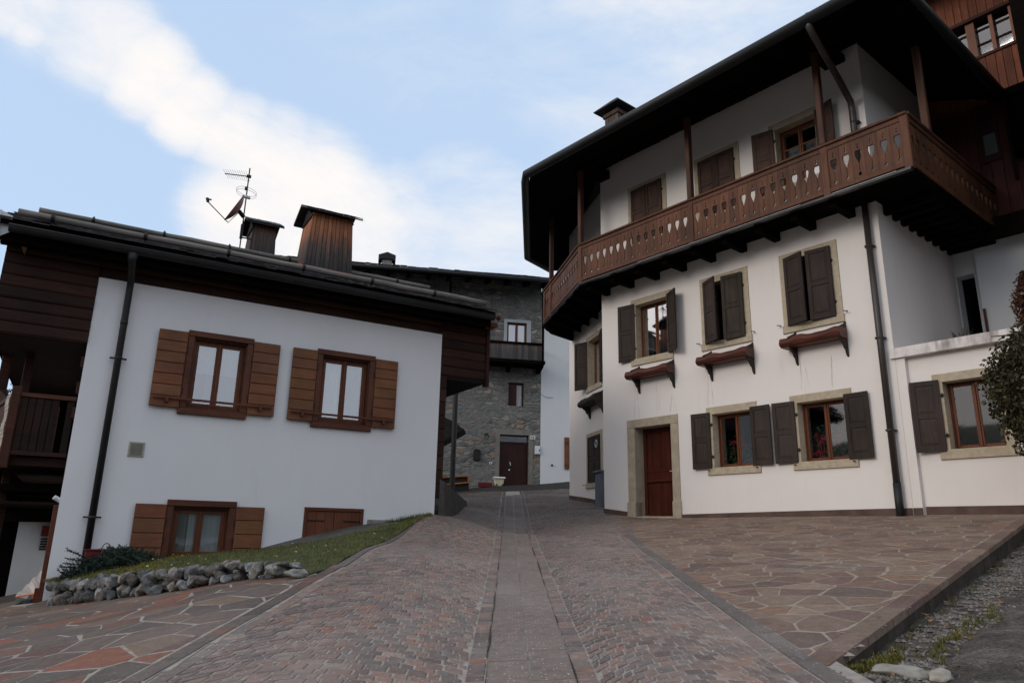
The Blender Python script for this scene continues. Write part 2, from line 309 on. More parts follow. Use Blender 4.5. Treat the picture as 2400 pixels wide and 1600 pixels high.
def single(mb, name, m, label, cat, group=None, **kw):
    o = mb.build(name, m, None, **kw); o['label'] = label; o['category'] = cat
    if group: o['group'] = group
    return o
def tone(a=.8, b=1.2):
    k = random.uniform(a, b); return (k, k * random.uniform(.97, 1.03), k * random.uniform(.95, 1.05))
def wall_open(mb, F, u0, u1, z0, z1, ops, d=0, t=.5):
    us = sorted({u0, u1, *[o[0] for o in ops], *[o[1] for o in ops]}); zs = sorted({z0, z1, *[o[2] for o in ops], *[o[3] for o in ops]})
    us = [u for u in us if u0 <= u <= u1]; zs = [z for z in zs if z0 <= z <= z1]
    for i in range(len(us) - 1):
        for j in range(len(zs) - 1):
            uc, zc = (us[i] + us[i + 1]) / 2, (zs[j] + zs[j + 1]) / 2
            if any(o[0] < uc < o[1] and o[2] < zc < o[3] for o in ops): continue
            mb.face([F(us[i], d, zs[j]), F(us[i + 1], d, zs[j]), F(us[i + 1], d, zs[j + 1]), F(us[i], d, zs[j + 1])])
    for a, b, c, e in ops:
        for q in ([F(a, d, c), F(a, d - t, c), F(a, d - t, e), F(a, d, e)], [F(b, d, c), F(b, d - t, c), F(b, d - t, e), F(b, d, e)],
                  [F(a, d, e), F(b, d, e), F(b, d - t, e), F(a, d - t, e)], [F(a, d, c), F(b, d, c), F(b, d - t, c), F(a, d - t, c)]): mb.face(q)
def interior(mb, F, a, b, c, e, d0, d1):
    for q in ([F(a, d1, c), F(b, d1, c), F(b, d1, e), F(a, d1, e)], [F(a, d0, c), F(a, d1, c), F(a, d1, e), F(a, d0, e)], [F(b, d0, c), F(b, d1, c), F(b, d1, e), F(b, d0, e)],
              [F(a, d0, e), F(b, d0, e), F(b, d1, e), F(a, d1, e)], [F(a, d0, c), F(b, d0, c), F(b, d1, c), F(a, d1, c)]): mb.face(q)

# ------------------------------------------------------------------ frames of the houses
OA = Vector((2.84457, 16.5, 0)); aA = -0.68422056; A = Fr(OA, aA, -1)
OBv = Vector((-1.40294572, 14.0, 0)); aB = 1.04449983; B = Fr(OBv, aB, 1)
Cf = Fr((2.40, 18.9), R(-14.1), -1)
D = Fr((-0.4506, 32.0), R(80), 1)
S = Fr(OA + A.e * -5.85, aA + PI / 2, 1)

# ------------------------------------------------------------------ ground height (thin-plate through surveyed points)
nA = A.n * -1
def Rp(x, y): return 1.93 + .115 * (nA.x * (x - OA.x) + nA.y * (y - OA.y))
CP = []
for x in (0, 1.6):
    for y in (2.5, 4, 6, 8, 11, 14.5): CP.append((x, y, Rp(x, y)))
for x, y in ((2.8, 5.2), (4.5, 7.2), (6.5, 9.4), (4, 10), (5, 12), (3, 13.5), (6.54, 11.9), (2.84, 16.4), (8, 9.6), (9, 7)): CP.append((x, y, Rp(x, y)))
CP += [(-1.92, 4.2, .70), (-1.85, 5.2, .83), (-1.79, 7.2, 1.04), (-1.72, 9.5, 1.30), (-1.56, 13.2, 1.75), (-1.2, 14.3, 1.84), (-6.3, 10.4, .44), (-3.78, 8.6, .80), (-2.4, 7.8, 1.03),
       (-6.9, 10.3, .38), (-2.94, 4.6, .60), (-4.23, 6.5, .56), (-8, 7, .1), (-9.6, 16, .35), (-11, 24, .4), (-5, 2, .2), (-1, 0, .45), (2, 0, .62), (5, 1, .7),
       (.1, 17.5, 1.93), (2.2, 17.3, 2.04), (2.1, 20, 2.4), (1.2, 21.5, 2.5), (0, 20, 2.25), (-.5, 25, 2.85), (1.4, 26, 3.0), (-.45, 31.9, 3.55), (-2.6, 31.6, 3.28), (1.4, 32.2, 3.68), (2.8, 32.4, 3.84), (-1.9, 24, 2.7), (-1.2, 18, 2.15)]
CP = np.array(CP)
def _phi(r2): return np.where(r2 > 1e-12, .5 * r2 * np.log(np.maximum(r2, 1e-12)), 0)
_n = len(CP); _K = _phi(((CP[:, None, :2] - CP[None, :, :2]) ** 2).sum(-1)) + np.eye(_n) * .08
_P = np.c_[np.ones(_n), CP[:, :2]]; _A = np.block([[_K, _P], [_P.T, np.zeros((3, 3))]])
_w = np.linalg.solve(_A, np.r_[CP[:, 2], 0, 0, 0])
def Hn(X, Y):
    X = np.clip(np.asarray(X, float), -13, 12); Y = np.clip(np.asarray(Y, float), -1, 36); sh = X.shape; q = np.c_[X.ravel(), Y.ravel()]
    r2 = ((q[:, None, :] - CP[None, :, :2]) ** 2).sum(-1)
    return (_phi(r2) @ _w[:_n] + _w[_n] + q @ _w[_n + 1:]).reshape(sh)
def H(x, y): return float(Hn([x], [y])[0])
def sheet(name, x0, x1, y0, y1, nx, ny, dz, m, inside=None, **kw):
    X, Y = np.meshgrid(np.linspace(x0, x1, nx + 1), np.linspace(y0, y1, ny + 1)); Z = Hn(X, Y) + dz
    vs = np.c_[X.ravel(), Y.ravel(), Z.ravel()]; fs = []
    for j in range(ny):
        for i in range(nx):
            if inside and not inside((X[j, i] + X[j + 1, i + 1]) / 2, (Y[j, i] + Y[j + 1, i + 1]) / 2): continue
            k = j * (nx + 1) + i; fs.append((k, k + 1, k + nx + 2, k + nx + 1))
    mb = MB(); mb.mesh(vs, fs); return mb.build(name, m, None, smooth=True, recalc=False, kind='structure', **kw)

# patio edge line and lowered ground beyond it
PE = [(1.61, 3.89), (1.91, 4.26), (2.14, 4.49), (2.66, 5.04), (3.52, 5.98), (4.8, 7.38), (6.47, 9.32), (7.6, 10.66)]
def pe_y(x):
    if x <= PE[0][0]: return PE[0][1]
    for a, b in zip(PE, PE[1:]):
        if x <= b[0]: return a[1] + (b[1] - a[1]) * (x - a[0]) / (b[0] - a[0])
    return PE[-1][1] + (x - PE[-1][0]) * 1.18
def below(x, y): return x > 1.62 and y < pe_y(x) + (0.02 if x > 1.7 else -.05)
# base ground reaching the horizon
X, Y = np.meshgrid(np.r_[-900, -300, -100, -40, -20, np.linspace(-13, 12, 101), 20, 40, 100, 300, 900], np.r_[-300, -60, -10, np.linspace(-1, 36, 149), 60, 120, 300, 900])
Z = Hn(X, Y) - .10
for j in range(X.shape[0]):
    for i in range(X.shape[1]):
        if X[j, i] > 1.25 and Y[j, i] < pe_y(X[j, i]) + .5 and Y[j, i] < 13: Z[j, i] -= .75
vs = np.c_[X.ravel(), Y.ravel(), Z.ravel()]; nx = X.shape[1]; fs = [(j * nx + i, j * nx + i + 1, (j + 1) * nx + i + 1, (j + 1) * nx + i) for j in range(X.shape[0] - 1) for i in range(nx - 1)]
mb = MB(); mb.mesh(vs, fs); mb.build('ground', M['terrain'], None, smooth=True, recalc=False, kind='structure')

# wooded valley sides round the village
mb = MB(); na_ = 120; rads = (70, 95, 125, 160, 230, 400)
for i in range(na_):
    a0 = 2 * PI * i / na_
hv = []; 
for i in range(na_):
    a0 = 2 * PI * i / na_; dx, dy = math.sin(a0), math.cos(a0); front = max(0, dy); lft = max(0, -dx)
    el = math.tan(R(12.5 - 8 * front - 1.5 * lft + 2.0 * math.sin(a0 * 5) + 1.0 * math.sin(a0 * 13)))
    for k, r_ in enumerate(rads): hv.append((dx * r_, dy * r_, (-1.5, .25, .55, .8, 1.0, .9)[k] * (el * (160 if k < 4 else r_ * .75 if k == 4 else r_ * .55)) if k else -2))
hf = [(i * 6 + k, ((i + 1) % na_) * 6 + k, ((i + 1) % na_) * 6 + k + 1, i * 6 + k + 1) for i in range(na_) for k in range(5)]
mb.mesh(hv, hf); mb.build('hills', simple('wooded_hillside', (.016, .020, .012), (.045, .050, .030), .15, bmp=1.0), None, recalc=False, kind='structure')
# ------------------------------------------------------------------ paving
def lx(y): return np.interp(y, [2, 4.2, 5.2, 7.2, 9.5, 13.2, 14.3, 18, 30], [-2.02, -1.92, -1.85, -1.79, -1.72, -1.56, -1.32, -1.4, -3.2])    # left edge of the cobbles
def rx(y): return np.interp(y, [2, 4, 5.4, 7.4, 10, 11.7, 13.5, 15.4, 17.2, 18, 21.4, 22.2, 26], [1.46, 1.48, 1.53, 1.62, 1.75, 1.86, 2.12, 2.4, 2.55, 2.75, 1.92, 2.2, 3.0])
CX = .13
sheet('road_bed', -2.3, 3.2, 1.5, 27.1, 40, 300, -.0050, M['joint'], lambda x, y: lx(y) - .1 < x < rx(y) + .45 and not below(x, y))
def stone(mb, q, col, dz=0, inset=.011, drop=.009, tilt=.0026):
    q = np.array(q); c = q.mean(0); L_ = np.hypot(*(q - c).T)[:, None]
    top = c + (q - c) * (1 - inset * 1.4 / L_); bot = c + (q - c) * (1 - inset * .35 / L_)
    zt = Hn(top[:, 0], top[:, 1]) + dz + random.uniform(-tilt, tilt) + ((top - c) @ rs.uniform(-tilt, tilt, 2)) * (.6 / max(.05, float(L_.max()))); zb = Hn(bot[:, 0], bot[:, 1]) + dz - drop; n = len(q)
    vs = [(*p, z) for p, z in zip(top, zt)] + [(*p, z) for p, z in zip(bot, zb)]
    if L_.max() > .13:
        vs.append((*c, H(c[0], c[1]) + dz)); mb.mesh(vs, [(i, (i + 1) % n, 2 * n) for i in range(n)] + [(n + i, n + (i + 1) % n, (i + 1) % n, i) for i in range(n)], col); return
    mb.mesh(vs, [tuple(range(n))] + [(n + i, n + (i + 1) % n, (i + 1) % n, i) for i in range(n)], col)
PAL = [tuple(1.35 * x * y for x, y in zip(c_, (1.05, .94, .86))) for c_ in [(.135, .11, .105), (.11, .098, .10), (.16, .125, .115), (.12, .115, .115), (.15, .112, .10), (.18, .105, .082), (.10, .085, .085), (.17, .15, .14)]]
PW = [5, 5, 4, 4, 3, .8, 3, 2]
def lane_shade(y): return float(np.interp(y, [12.5, 17.5, 22], [1, .55, .42]))     # shade up the lane painted into the colour of setts and channel slabs
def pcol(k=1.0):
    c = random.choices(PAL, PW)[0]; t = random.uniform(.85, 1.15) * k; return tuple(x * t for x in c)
def ptile(mb, q): stone(mb, q, pcol(lane_shade(q[0][1])))
mb = MB()
# fan-laid cobbles, one field either side of the channel
def field(xa, xb, ya, yb, ncol, mirror, NW=12):
    for cidx in range(ncol):
        t0, t1 = cidx / ncol, (cidx + 1) / ncol; k = 0; y = ya; n = NW
        def P(t, yy):
            tt = t0 + (t1 - t0) * t; sag = (1 - (2 * t - 1) ** 2) * .36
            Yp = yy + sag * (1 if not mirror else 1); return (xa(Yp) + (xb(Yp) - xa(Yp)) * tt, Yp)
        while y < yb:
            h = random.uniform(.085, .122) * (1 if y < 14 else 1.2); off = .5 * (k % 2)
            ts = [max(0, min(1, (i - off + random.uniform(-.24, .24)) / n)) for i in range(n + 2)]; ts[0] = 0; ts[-1] = 1
            for a_, b_ in zip(ts, ts[1:]):
                if b_ - a_ < .03: continue
                j = [random.uniform(-.009, .009) for _ in range(4)]
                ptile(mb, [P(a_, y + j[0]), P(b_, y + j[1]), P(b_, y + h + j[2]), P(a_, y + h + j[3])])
            y += h; k += 1
HR = .11
field(lambda y: lx(y) + HR, lambda y: CX - .235 - HR, 2.2, 27.0, 1, False, 14)
field(lambda y: CX + .235 + HR, lambda y: min(rx(y), 3) - HR, 2.2, 27.0, 1, False, 11)
for ex, s_ in ((lambda y: lx(y), 1), (lambda y: CX - .235, -1), (lambda y: CX + .235, 1), (lambda y: rx(y), -1)):   # header courses
    y = 2.4
    while y < 26.9:
        h = random.uniform(.10, .14)
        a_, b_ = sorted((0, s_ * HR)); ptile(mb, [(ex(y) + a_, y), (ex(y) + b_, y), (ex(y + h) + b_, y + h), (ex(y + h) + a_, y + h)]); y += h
mb.build('cobbled_road', M['cobble'], None, recalc=False, kind='structure')
mb = MB()                                     # drainage channel of two rows of slabs
for s_ in (-1, 1):
    y = 2.3 + (.3 if s_ > 0 else 0)
    while y < 23.5:
        h = random.uniform(.45, .95); x0, x1 = (CX + .004, CX + .232) if s_ > 0 else (CX - .232, CX - .004); k = random.uniform(.9, 1.12)
        n_ = 4; pts = [(x0, y), (x1, y)] + [(x1, y + h)] + [(x0, y + h)]
        stone(mb, pts, tuple(c_ * k * lane_shade(y) for c_ in (.185, .148, .130)), dz=.001, inset=.006, drop=.02, tilt=.001); y += h
mb.build('road_channel', M['channel'], None, recalc=False, kind='structure')
mb = MB()
for ex in (CX - .234, CX + .234):
    y = 2.3; prev = None
    while y < 17:
        w_ = .0012 + .009 * max(0, mno2.noise(Vector((ex * 9, y * 1.3, 0))) + .15); o_ = .006 * mno2.noise(Vector((ex * 3, y * 4, 2))); cur = [(ex + o_ - w_, y, H(ex, y) + .005), (ex + o_ + w_, y, H(ex, y) + .005)]
        if prev: mb.face([prev[0], prev[1], cur[1], cur[0]])
        prev = cur; y += .06
mb.build('dirt_seam', simple('dirt_seam', (.012, .010, .009), (.04, .034, .03), 12, bmp=.3), None, recalc=False, kind='structure')
mt, n_t, l_t, b_t = newmat('chalk_dust'); b_t.inputs['Base Color'].default_value = (.42, .39, .37, 1); b_t.inputs['Roughness'].default_value = .95
zt_ = noise(n_t, l_t, 9, (1, 1, 1), 8, .75); rt_ = n_t.new('ShaderNodeMapRange'); l_t.new(zt_, rt_.inputs[0]); rt_.inputs[1].default_value = .42; rt_.inputs[2].default_value = .75; rt_.inputs[4].default_value = .55
at_ = n_t.new('ShaderNodeAttribute'); at_.attribute_name = 'Col'; mu_ = n_t.new('ShaderNodeMath'); mu_.operation = 'MULTIPLY'; l_t.new(rt_.outputs[0], mu_.inputs[0]); l_t.new(at_.outputs['Fac'], mu_.inputs[1]); l_t.new(mu_.outputs[0], b_t.inputs['Alpha'])
for TKn, TK in enumerate((((2.5, 14), (2.62, 13.64), (3.04, 12.49), (3.89, 11.28), (5.02, 10.45)), ((2.8, 10.44), (3.47, 9.99), (4.62, 9.64), (5.72, 9.36)), ((1.2, 13.2), (1.46, 11.78), (1.85, 10.15), (2.16, 8.86), (2.63, 7.61), (3.15, 6.87), (3.42, 6.59)), ((.9, 12.2), (1.24, 10.07), (1.68, 8.81), (1.81, 7.82)))):
    mb = MB(); P2 = [Vector(p) for p in TK]; fine = []
    for a_, b_ in zip(P2, P2[1:]):
        m_ = max(2, int((b_ - a_).length / .12)); fine += [a_.lerp(b_, k / m_) for k in range(m_)]
    fine = [(fine[max(0, i - 3)] + fine[i] * 2 + fine[min(len(fine) - 1, i + 3)]) / 4 for i in range(len(fine))]; W5 = (-.11, -.05, 0, .05, .11); K5 = (0, .9, 1.0, .9, 0); rows = []
    for i, p in enumerate(fine):
        t_ = (fine[min(i + 1, len(fine) - 1)] - fine[max(i - 1, 0)]).normalized(); nn_ = Vector((-t_.y, t_.x)); rows.append([(p.x + nn_.x * w_, p.y + nn_.y * w_, H(p.x + nn_.x * w_, p.y + nn_.y * w_) + .0045) for w_ in W5])
    for r0, r1 in zip(rows, rows[1:]):
        for k in range(4): c_ = 1.0 if k in (1, 2) else .35; mb.face([r0[k], r0[k + 1], r1[k + 1], r1[k]], (c_, c_, c_))
    mb.build('dust_track', mt, None, recalc=False, kind='structure')
mb = MB(); y = 2.3                            # long kerb slabs between road and patio
while y < 13.5:
    h = random.uniform(.6, 1.1); k = random.uniform(.85, 1.1)
    stone(mb, [(rx(y) + .008, y), (rx(y) + .115, y), (rx(y + h) + .115, y + h), (rx(y + h) + .008, y + h)], (.125 * k, .108 * k, .10 * k), dz=.004, inset=.004, drop=.02, tilt=.001); y += h
mb.build('kerb_strip', M['cobble'], None, recalc=False, kind='structure')
mb = MB()                                     # moss line along the kerb
for i in range(900):
    y = 2.6 + 8 * random.random() ** 1.6; x = rx(y) + .125 + random.gauss(0, .009); z = H(x, y) - .012; r = random.uniform(.005, .013)
    mb.mesh([(x - r, y - r, z), (x + r, y - r, z), (x + r, y + r, z), (x - r, y + r, z), (x, y, z + r * .9)], [(0, 1, 4), (1, 2, 4), (2, 3, 4), (3, 0, 4)])
o = mb.build('moss', M['moss'], None, recalc=False); o['kind'] = 'stuff'; o['label'] = 'dark moss growing in the joint between road kerb and flagstones'; o['category'] = 'moss'
# crazy paving by clipped Voronoi cells
def clip(poly, a, b, c):                      # keep a*x+b*y<=c
    out = []
    for i in range(len(poly)):
        p, q = poly[i], poly[(i + 1) % len(poly)]; fp, fq = a * p[0] + b * p[1] - c, a * q[0] + b * q[1] - c
        if fp <= 0: out.append(p)
        if (fp < 0 < fq) or (fq < 0 < fp):
            t = fp / (fp - fq); out.append((p[0] + (q[0] - p[0]) * t, p[1] + (q[1] - p[1]) * t))
    return out
def crazy(name, bx, by, dens, halfplanes, mask, pal, joint, seed, inset=.012):
    rr = random.Random(seed); pts = []
    nn = int((bx[1] - bx[0]) * (by[1] - by[0]) * dens); tries = 0
    rmin = .58 / math.sqrt(dens)
    while len(pts) < nn and tries < nn * 25:
        tries += 1; p = (rr.uniform(*bx), rr.uniform(*by)); k = rr.choice((.55, .7, .9, 1.1, 1.45))
        if all((p[0] - q[0]) ** 2 + (p[1] - q[1]) ** 2 > (rmin * k) ** 2 for q in pts): pts.append(p)
    mb = MB()
    for p in pts:
        if not mask(*p): continue
        poly = [(p[0] - 1, p[1] - 1), (p[0] + 1, p[1] - 1), (p[0] + 1, p[1] + 1), (p[0] - 1, p[1] + 1)]
        for q in pts:
            dx, dy = q[0] - p[0], q[1] - p[1]; d2 = dx * dx + dy * dy
            if 0 < d2 < 3: poly = clip(poly, dx, dy, dx * p[0] + dy * p[1] + d2 / 2)
        for hp in halfplanes: poly = clip(poly, *hp)
        if len(poly) < 3: continue
        q = np.array(poly); keep = []
        for i in range(len(q)):
            if np.hypot(*(q[i] - q[i - 1])) > .03: keep.append(q[i])
        if len(keep) < 3: continue
        c = random.choices(*pal)[0]; k = random.uniform(.88, 1.12)
        jit = np.array(keep); jit = jit + rs.uniform(-.013, .013, jit.shape)
        stone(mb, jit, tuple(x * k for x in c), inset=inset, drop=.006, tilt=.0003, dz=.0012)
    return mb.build(name, M['crazy'], None, recalc=False, kind='structure')
PALR = ([tuple(a_ * b_ for a_, b_ in zip(q_, (1.10, .98, .86))) for q_ in [(.18, .135, .115), (.165, .118, .102), (.195, .155, .128), (.145, .10, .094), (.215, .172, .145), (.205, .135, .095), (.125, .098, .092)]], [5, 4, 4, 3, 3, 1.4, 1.5])
PALL = ([tuple(a_ * b_ for a_, b_ in zip(q_, (1.12, .97, .86))) for q_ in [(.092, .086, .084), (.11, .094, .088), (.135, .080, .066), (.18, .078, .050), (.082, .076, .074), (.15, .12, .095), (.125, .10, .088), (.10, .068, .062)]], [5, 4, 3, 1.6, 4, 2, 3, 2])
# half planes for the patio: right of kerb, in front of the facade, left of the raised edge
hp = []
for (x0, y0), (x1, y1) in zip(PE, PE[1:]):
    dx, dy = x1 - x0, y1 - y0; nl = math.hypot(dx, dy); hp.append((dy / nl, -dx / nl, (dy * x0 - dx * y0) / nl - .20))
patio_hp = [(nA.x, nA.y, nA.x * OA.x + nA.y * OA.y - .02)]
def patio_mask(x, y): return x > rx(y) - .15 and (dv.y * x - dv.x * y) < dv.y * ex0.x - dv.x * ex0.y + .25 and (x - OA.x) * nA.x + (y - OA.y) * nA.y < .35 and x < 9.2
# approximate the edge by its chord (the edge is straight to within a few centimetres)
ex0, ex1 = Vector((1.61, 3.89)), Vector((7.6, 10.66)); dv = (ex1 - ex0).normalized()
patio_hp += [(dv.y, -dv.x, dv.y * ex0.x - dv.x * ex0.y - .15), (-1, .035, -1.60 + .035 * 4)]
crazy('patio_paving', (1.3, 9.5), (3.6, 18.2), 15, patio_hp, patio_mask, PALR, M['joint_w'], 3)
def patio_in(x, y): return x > rx(y) + .06 and (dv.y * x - dv.x * y) < dv.y * ex0.x - dv.x * ex0.y - .02 and (x - OA.x) * nA.x + (y - OA.y) * nA.y < .3
sheet('patio_bed', 1.2, 9.6, 3.7, 18.6, 168, 298, -.0012, M['joint_w'], patio_in)
mb = MB(); t = 0; Ltot = (ex1 - ex0).length      # raised edge course with its dark side face
while t < Ltot:
    h = random.uniform(.3, .55); nrm_ = Vector((-dv.y, dv.x)); a_, b_ = ex0 + dv * t, ex0 + dv * min(t + h, Ltot)
    c = random.choice(PALR[0][:5]); k = random.uniform(.75, 1.0)
    q = [tuple(a_ + dv * .004), tuple(b_ - dv * .004), tuple(b_ + nrm_ * .145 - dv * .004), tuple(a_ + nrm_ * .145 + dv * .004)]
    stone(mb, q, tuple(x * k for x in c), dz=.002, inset=.004, drop=.05, tilt=.003); t += h
mb.build('patio_edge', M['crazy'], None, recalc=False, kind='structure')
mb = MB(); n_ = 60                              # the retaining face under the edge
for i in range(n_):
    a_, b_ = ex0 + dv * (Ltot * i / n_), ex0 + dv * (Ltot * (i + 1) / n_); o_ = Vector((dv.y, -dv.x)) * -.015; k = random.uniform(.5, 1.1)
    za, zb = H(*a_), H(*b_); a2, b2 = a_ - o_ * (1 + random.random() * 1.0), b_ - o_ * (1 + random.random())
    a_ = a_ + o_; b_ = b_ + o_
    mb.face([(*a_, za - .03), (*b_, zb - .03), (*b_, zb - .55), (*a_, za - .55)], (k, k, k))
    mb.face([(*a2, za - .22 - .05 * k), (*b2, zb - .22 - .05 * k), (*b2, zb - .6), (*a2, za - .6)], (k, k, k))
mb.build('patio_footing', simple('mossy_footing', (.022, .018, .014), (.07, .055, .042), 8, bmp=.6, tint=True), None, recalc=False, kind='structure')
# left forecourt
WL = [(-6.35, 10.45), (-5.2, 9.62), (-3.78, 8.62), (-2.4, 7.8), (-1.95, 7.45)]
def wl_y(x): return np.interp(x, [p[0] for p in WL], [p[1] for p in WL])
crazy('forecourt_paving', (-8.5, -1.5), (2.2, 11.0), 8.0, [(1, -.043, -1.92 - .043 * 4.2 - .175)], lambda x, y: x < lx(y) + .2 and y < wl_y(x) + .3 and y > 2.3, PALL, M['joint_w'], 5, .014)
sheet('forecourt_bed', -8.6, -1.7, 2.0, 10.9, 180, 240, -.0014, M['joint'], lambda x, y: x < lx(y) - .005 and y < wl_y(x) + .35)
mb = MB(); y = 2.3
while y < 8.2:
    h = random.uniform(.2, .42); c = random.choices(*PALL)[0]; k = random.uniform(.9, 1.25)
    stone(mb, [(lx(y) - .165, y), (lx(y) - .035, y), (lx(y + h) - .035, y + h), (lx(y + h) - .165, y + h)], tuple(x * k for x in c), inset=.008, drop=.01, dz=.004, tilt=.0006); y += h
y = 8.2
while y < 13.6:
    h = random.uniform(.35, .6); k = random.uniform(.9, 1.1)
    stone(mb, [(lx(y) - .10, y), (lx(y) - .005, y), (lx(y + h) - .005, y + h), (lx(y + h) - .10, y + h)], (.115 * k, .098 * k, .092 * k), dz=.006, inset=.006, drop=.03); y += h
mb.build('forecourt_edge', M['crazy'], None, recalc=False, kind='structure')
# far end of the lane
sheet('lane', -3.8, 4.5, 26.9, 33.2, 60, 120, -.002, M['asphalt'])
sheet('lane_side', -3.8, -1.2, 14.2, 27, 20, 60, -.004, M['asphalt'], lambda x, y: x < lx(y) - .0)
sheet('lane_side', 1.0, 4.5, 17.0, 27, 30, 60, -.004, M['asphalt'], lambda x, y: x > rx(y) + .1)
sheet('driveway', -13, -5.6, 8.4, 36, 50, 120, -.05, simple('driveway_gravel', (.05, .045, .042), (.115, .10, .092), 18, bmp=.6), lambda x, y: x < -6.2 or y > 11.5)
# gravel strip, rock slabs and verge at lower right
mb = MB()
def low(x, y): return H(x, y) - .26
Gx, Gy = np.meshgrid(np.linspace(1.55, 9.5, 120), np.linspace(1.5, 12, 150)); Gz = Hn(Gx, Gy) - .11 - .022 * np.clip(Gy - 4, 0, 6) + .02 * np.sin(Gx * 7) * np.cos(Gy * 6) + rs.uniform(-.008, .008, Gx.shape)
ramp_ = np.clip(1 - (Gx - 1.62) / .55, 0, 1) * np.clip((4.3 - Gy) / .6, 0, 1); Gz = Gz + ramp_ * .09
far_ = np.clip(((dv.y * Gx - dv.x * Gy) - (dv.y * ex0.x - dv.x * ex0.y)) - .55, 0, 3); Gz = Gz + .03 * np.clip(far_, 0, 1.2)
vs = np.c_[Gx.ravel(), Gy.ravel(), Gz.ravel()]; nx = Gx.shape[1]
fs = [(j * nx + i, j * nx + i + 1, (j + 1) * nx + i + 1, (j + 1) * nx + i) for j in range(Gx.shape[0] - 1) for i in range(nx - 1) if below(Gx[j, i], Gy[j, i] - .12) or Gy[j, i] < 3.6]
mb.mesh(vs, fs); mb.build('verge_ground', simple('verge_soil', (.03, .025, .02), (.10, .088, .075), 9, bmp=.8), None, smooth=True, recalc=False, kind='structure')
def gz(x, y):
    j = int(np.clip((y - 1.5) / 10.5 * 149, 0, 149)); i = int(np.clip((x - 1.55) / 7.95 * 119, 0, 119)); return float(Gz[j, i])
mb = MB()
for i in range(9000):
    t = random.uniform(-.1, 1) ** 1 * Ltot * .95; w = abs(random.gauss(.17, .11)) + .02
    p = ex0 + dv * t + Vector((dv.y, -dv.x)) * w; x, y = p
    if x < 1.72: continue
    r = random.uniform(.006, .017); z = gz(x, y) + r * .3; k = random.uniform(.5, 1.5); a0 = random.random() * 6
    ring = [(x + r * math.cos(a0 + j * PI / 2) * random.uniform(.7, 1.3), y + r * math.sin(a0 + j * PI / 2) * random.uniform(.7, 1.3), z) for j in range(4)]
    mb.mesh(ring + [(x, y, z + r * .8)], [(0, 1, 4), (1, 2, 4), (2, 3, 4), (3, 0, 4)], (k, k * .98, k * .95))
o = mb.build('gravel', simple('gravel_stone', (.09, .082, .075), (.20, .185, .172), 20, tint=True, bmp=0), None, recalc=False); o['kind'] = 'stuff'; o['label'] = 'loose grey gravel in the gutter below the patio edge'; o['category'] = 'gravel'

def blob(mb, c, r, seed, rough=.22, sub=2, col=(1, 1, 1), cuts=(.62, .92), nk=9):
    b = bmesh.new(); bmesh.ops.create_icosphere(b, subdivisions=sub, radius=1); rr = random.Random(seed)
    k = [Vector((rr.gauss(0, 1), rr.gauss(0, 1), rr.gauss(0, 1))).normalized() for _ in range(nk)]; cut = [rr.uniform(*cuts) for _ in k]
    from mathutils import noise as mn
    vs = []
    for v in b.verts:
        p = v.co.copy()
        for n_, ct_ in zip(k, cut):
            dd = p.dot(n_)
            if dd > ct_: p -= n_ * (dd - ct_) * .85
        p *= 1 + rough * mn.noise(p * 1.7 + Vector((seed * 3.1, seed, 0))) + rough * .35 * mn.noise(p * 5 + Vector((seed, 0, seed * 2)))
        vs.append((c[0] + p.x * r[0], c[1] + p.y * r[1], c[2] + p.z * r[2]))
    mb.mesh(vs, [tuple(v.index for v in f.verts) for f in b.faces], col); b.free()
def rockface():
    m, n, l, b = newmat('weathered_rock')
    z = noise(n, l, 3.0, (1, 1, 1), 12, .72, .6); f = noise(n, l, 55, (1, 1, 1), 3, .7)
    c = ramp(n, l, z, [(.3, (.045, .040, .034)), (.5, (.11, .10, .088)), (.7, (.20, .185, .165))]); c = mix(n, l, 1.0, c, ramp(n, l, f, [(.3, (.55, .55, .55)), (.52, (1, 1, 1)), (.72, (1.9, 1.85, 1.8))]), 'MULTIPLY')
    l.new(c, b.inputs['Base Color']); b.inputs['Roughness'].default_value = .95; b.inputs['Specular IOR Level'].default_value = .1
    ad = n.new('ShaderNodeMath'); ad.operation = 'MULTIPLY_ADD'; l.new(f, ad.inputs[0]); ad.inputs[1].default_value = .35; l.new(z, ad.inputs[2]); bump(n, l, b, ad.outputs[0], 1.0, .05)
    return m
# rock slabs beyond the gravel: broad weathered concrete apron
mb = MB(); ax, ay = np.meshgrid(np.linspace(0, 1, 60), np.linspace(0, 1, 60))
P00, P10, P01, P11 = Vector((2.22, 4.12)), Vector((2.0, 2.4)), Vector((7.6, 9.6)), Vector((10.5, 5.5))
px = (P00.x * (1 - ax) + P10.x * ax) * (1 - ay) + (P01.x * (1 - ax) + P11.x * ax) * ay; py = (P00.y * (1 - ax) + P10.y * ax) * (1 - ay) + (P01.y * (1 - ax) + P11.y * ax) * ay
from mathutils import noise as mno
pz = Hn(px, py) - .14 + .05 * np.minimum(ax * 8, 1)
pz = pz + np.array([[.05 * mno.noise(Vector((float(px[j, i]) * 1.6, float(py[j, i]) * 1.6, 0))) + .02 * mno.noise(Vector((float(px[j, i]) * 6, float(py[j, i]) * 6, 3))) for i in range(60)] for j in range(60)])
pz[:, 0] -= .15; pz[0, :] -= .15
px = px + np.array([[.08 * mno.noise(Vector((i * .0, j * .22, 5))) * (1 if i < 3 else 0) for i in range(60)] for j in range(60)])
mb.mesh(np.c_[px.ravel(), py.ravel(), pz.ravel()], [(j * 60 + i, j * 60 + i + 1, (j + 1) * 60 + i + 1, (j + 1) * 60 + i) for j in range(59) for i in range(59)])
mb.build('rock_apron', rockface(), None, smooth=True, recalc=False, kind='structure')
mb = MB(); blob(mb, (2.02, 4.02, gz(2.02, 4.02) + .0), (.17, .085, .045), 12, .25, 4); 
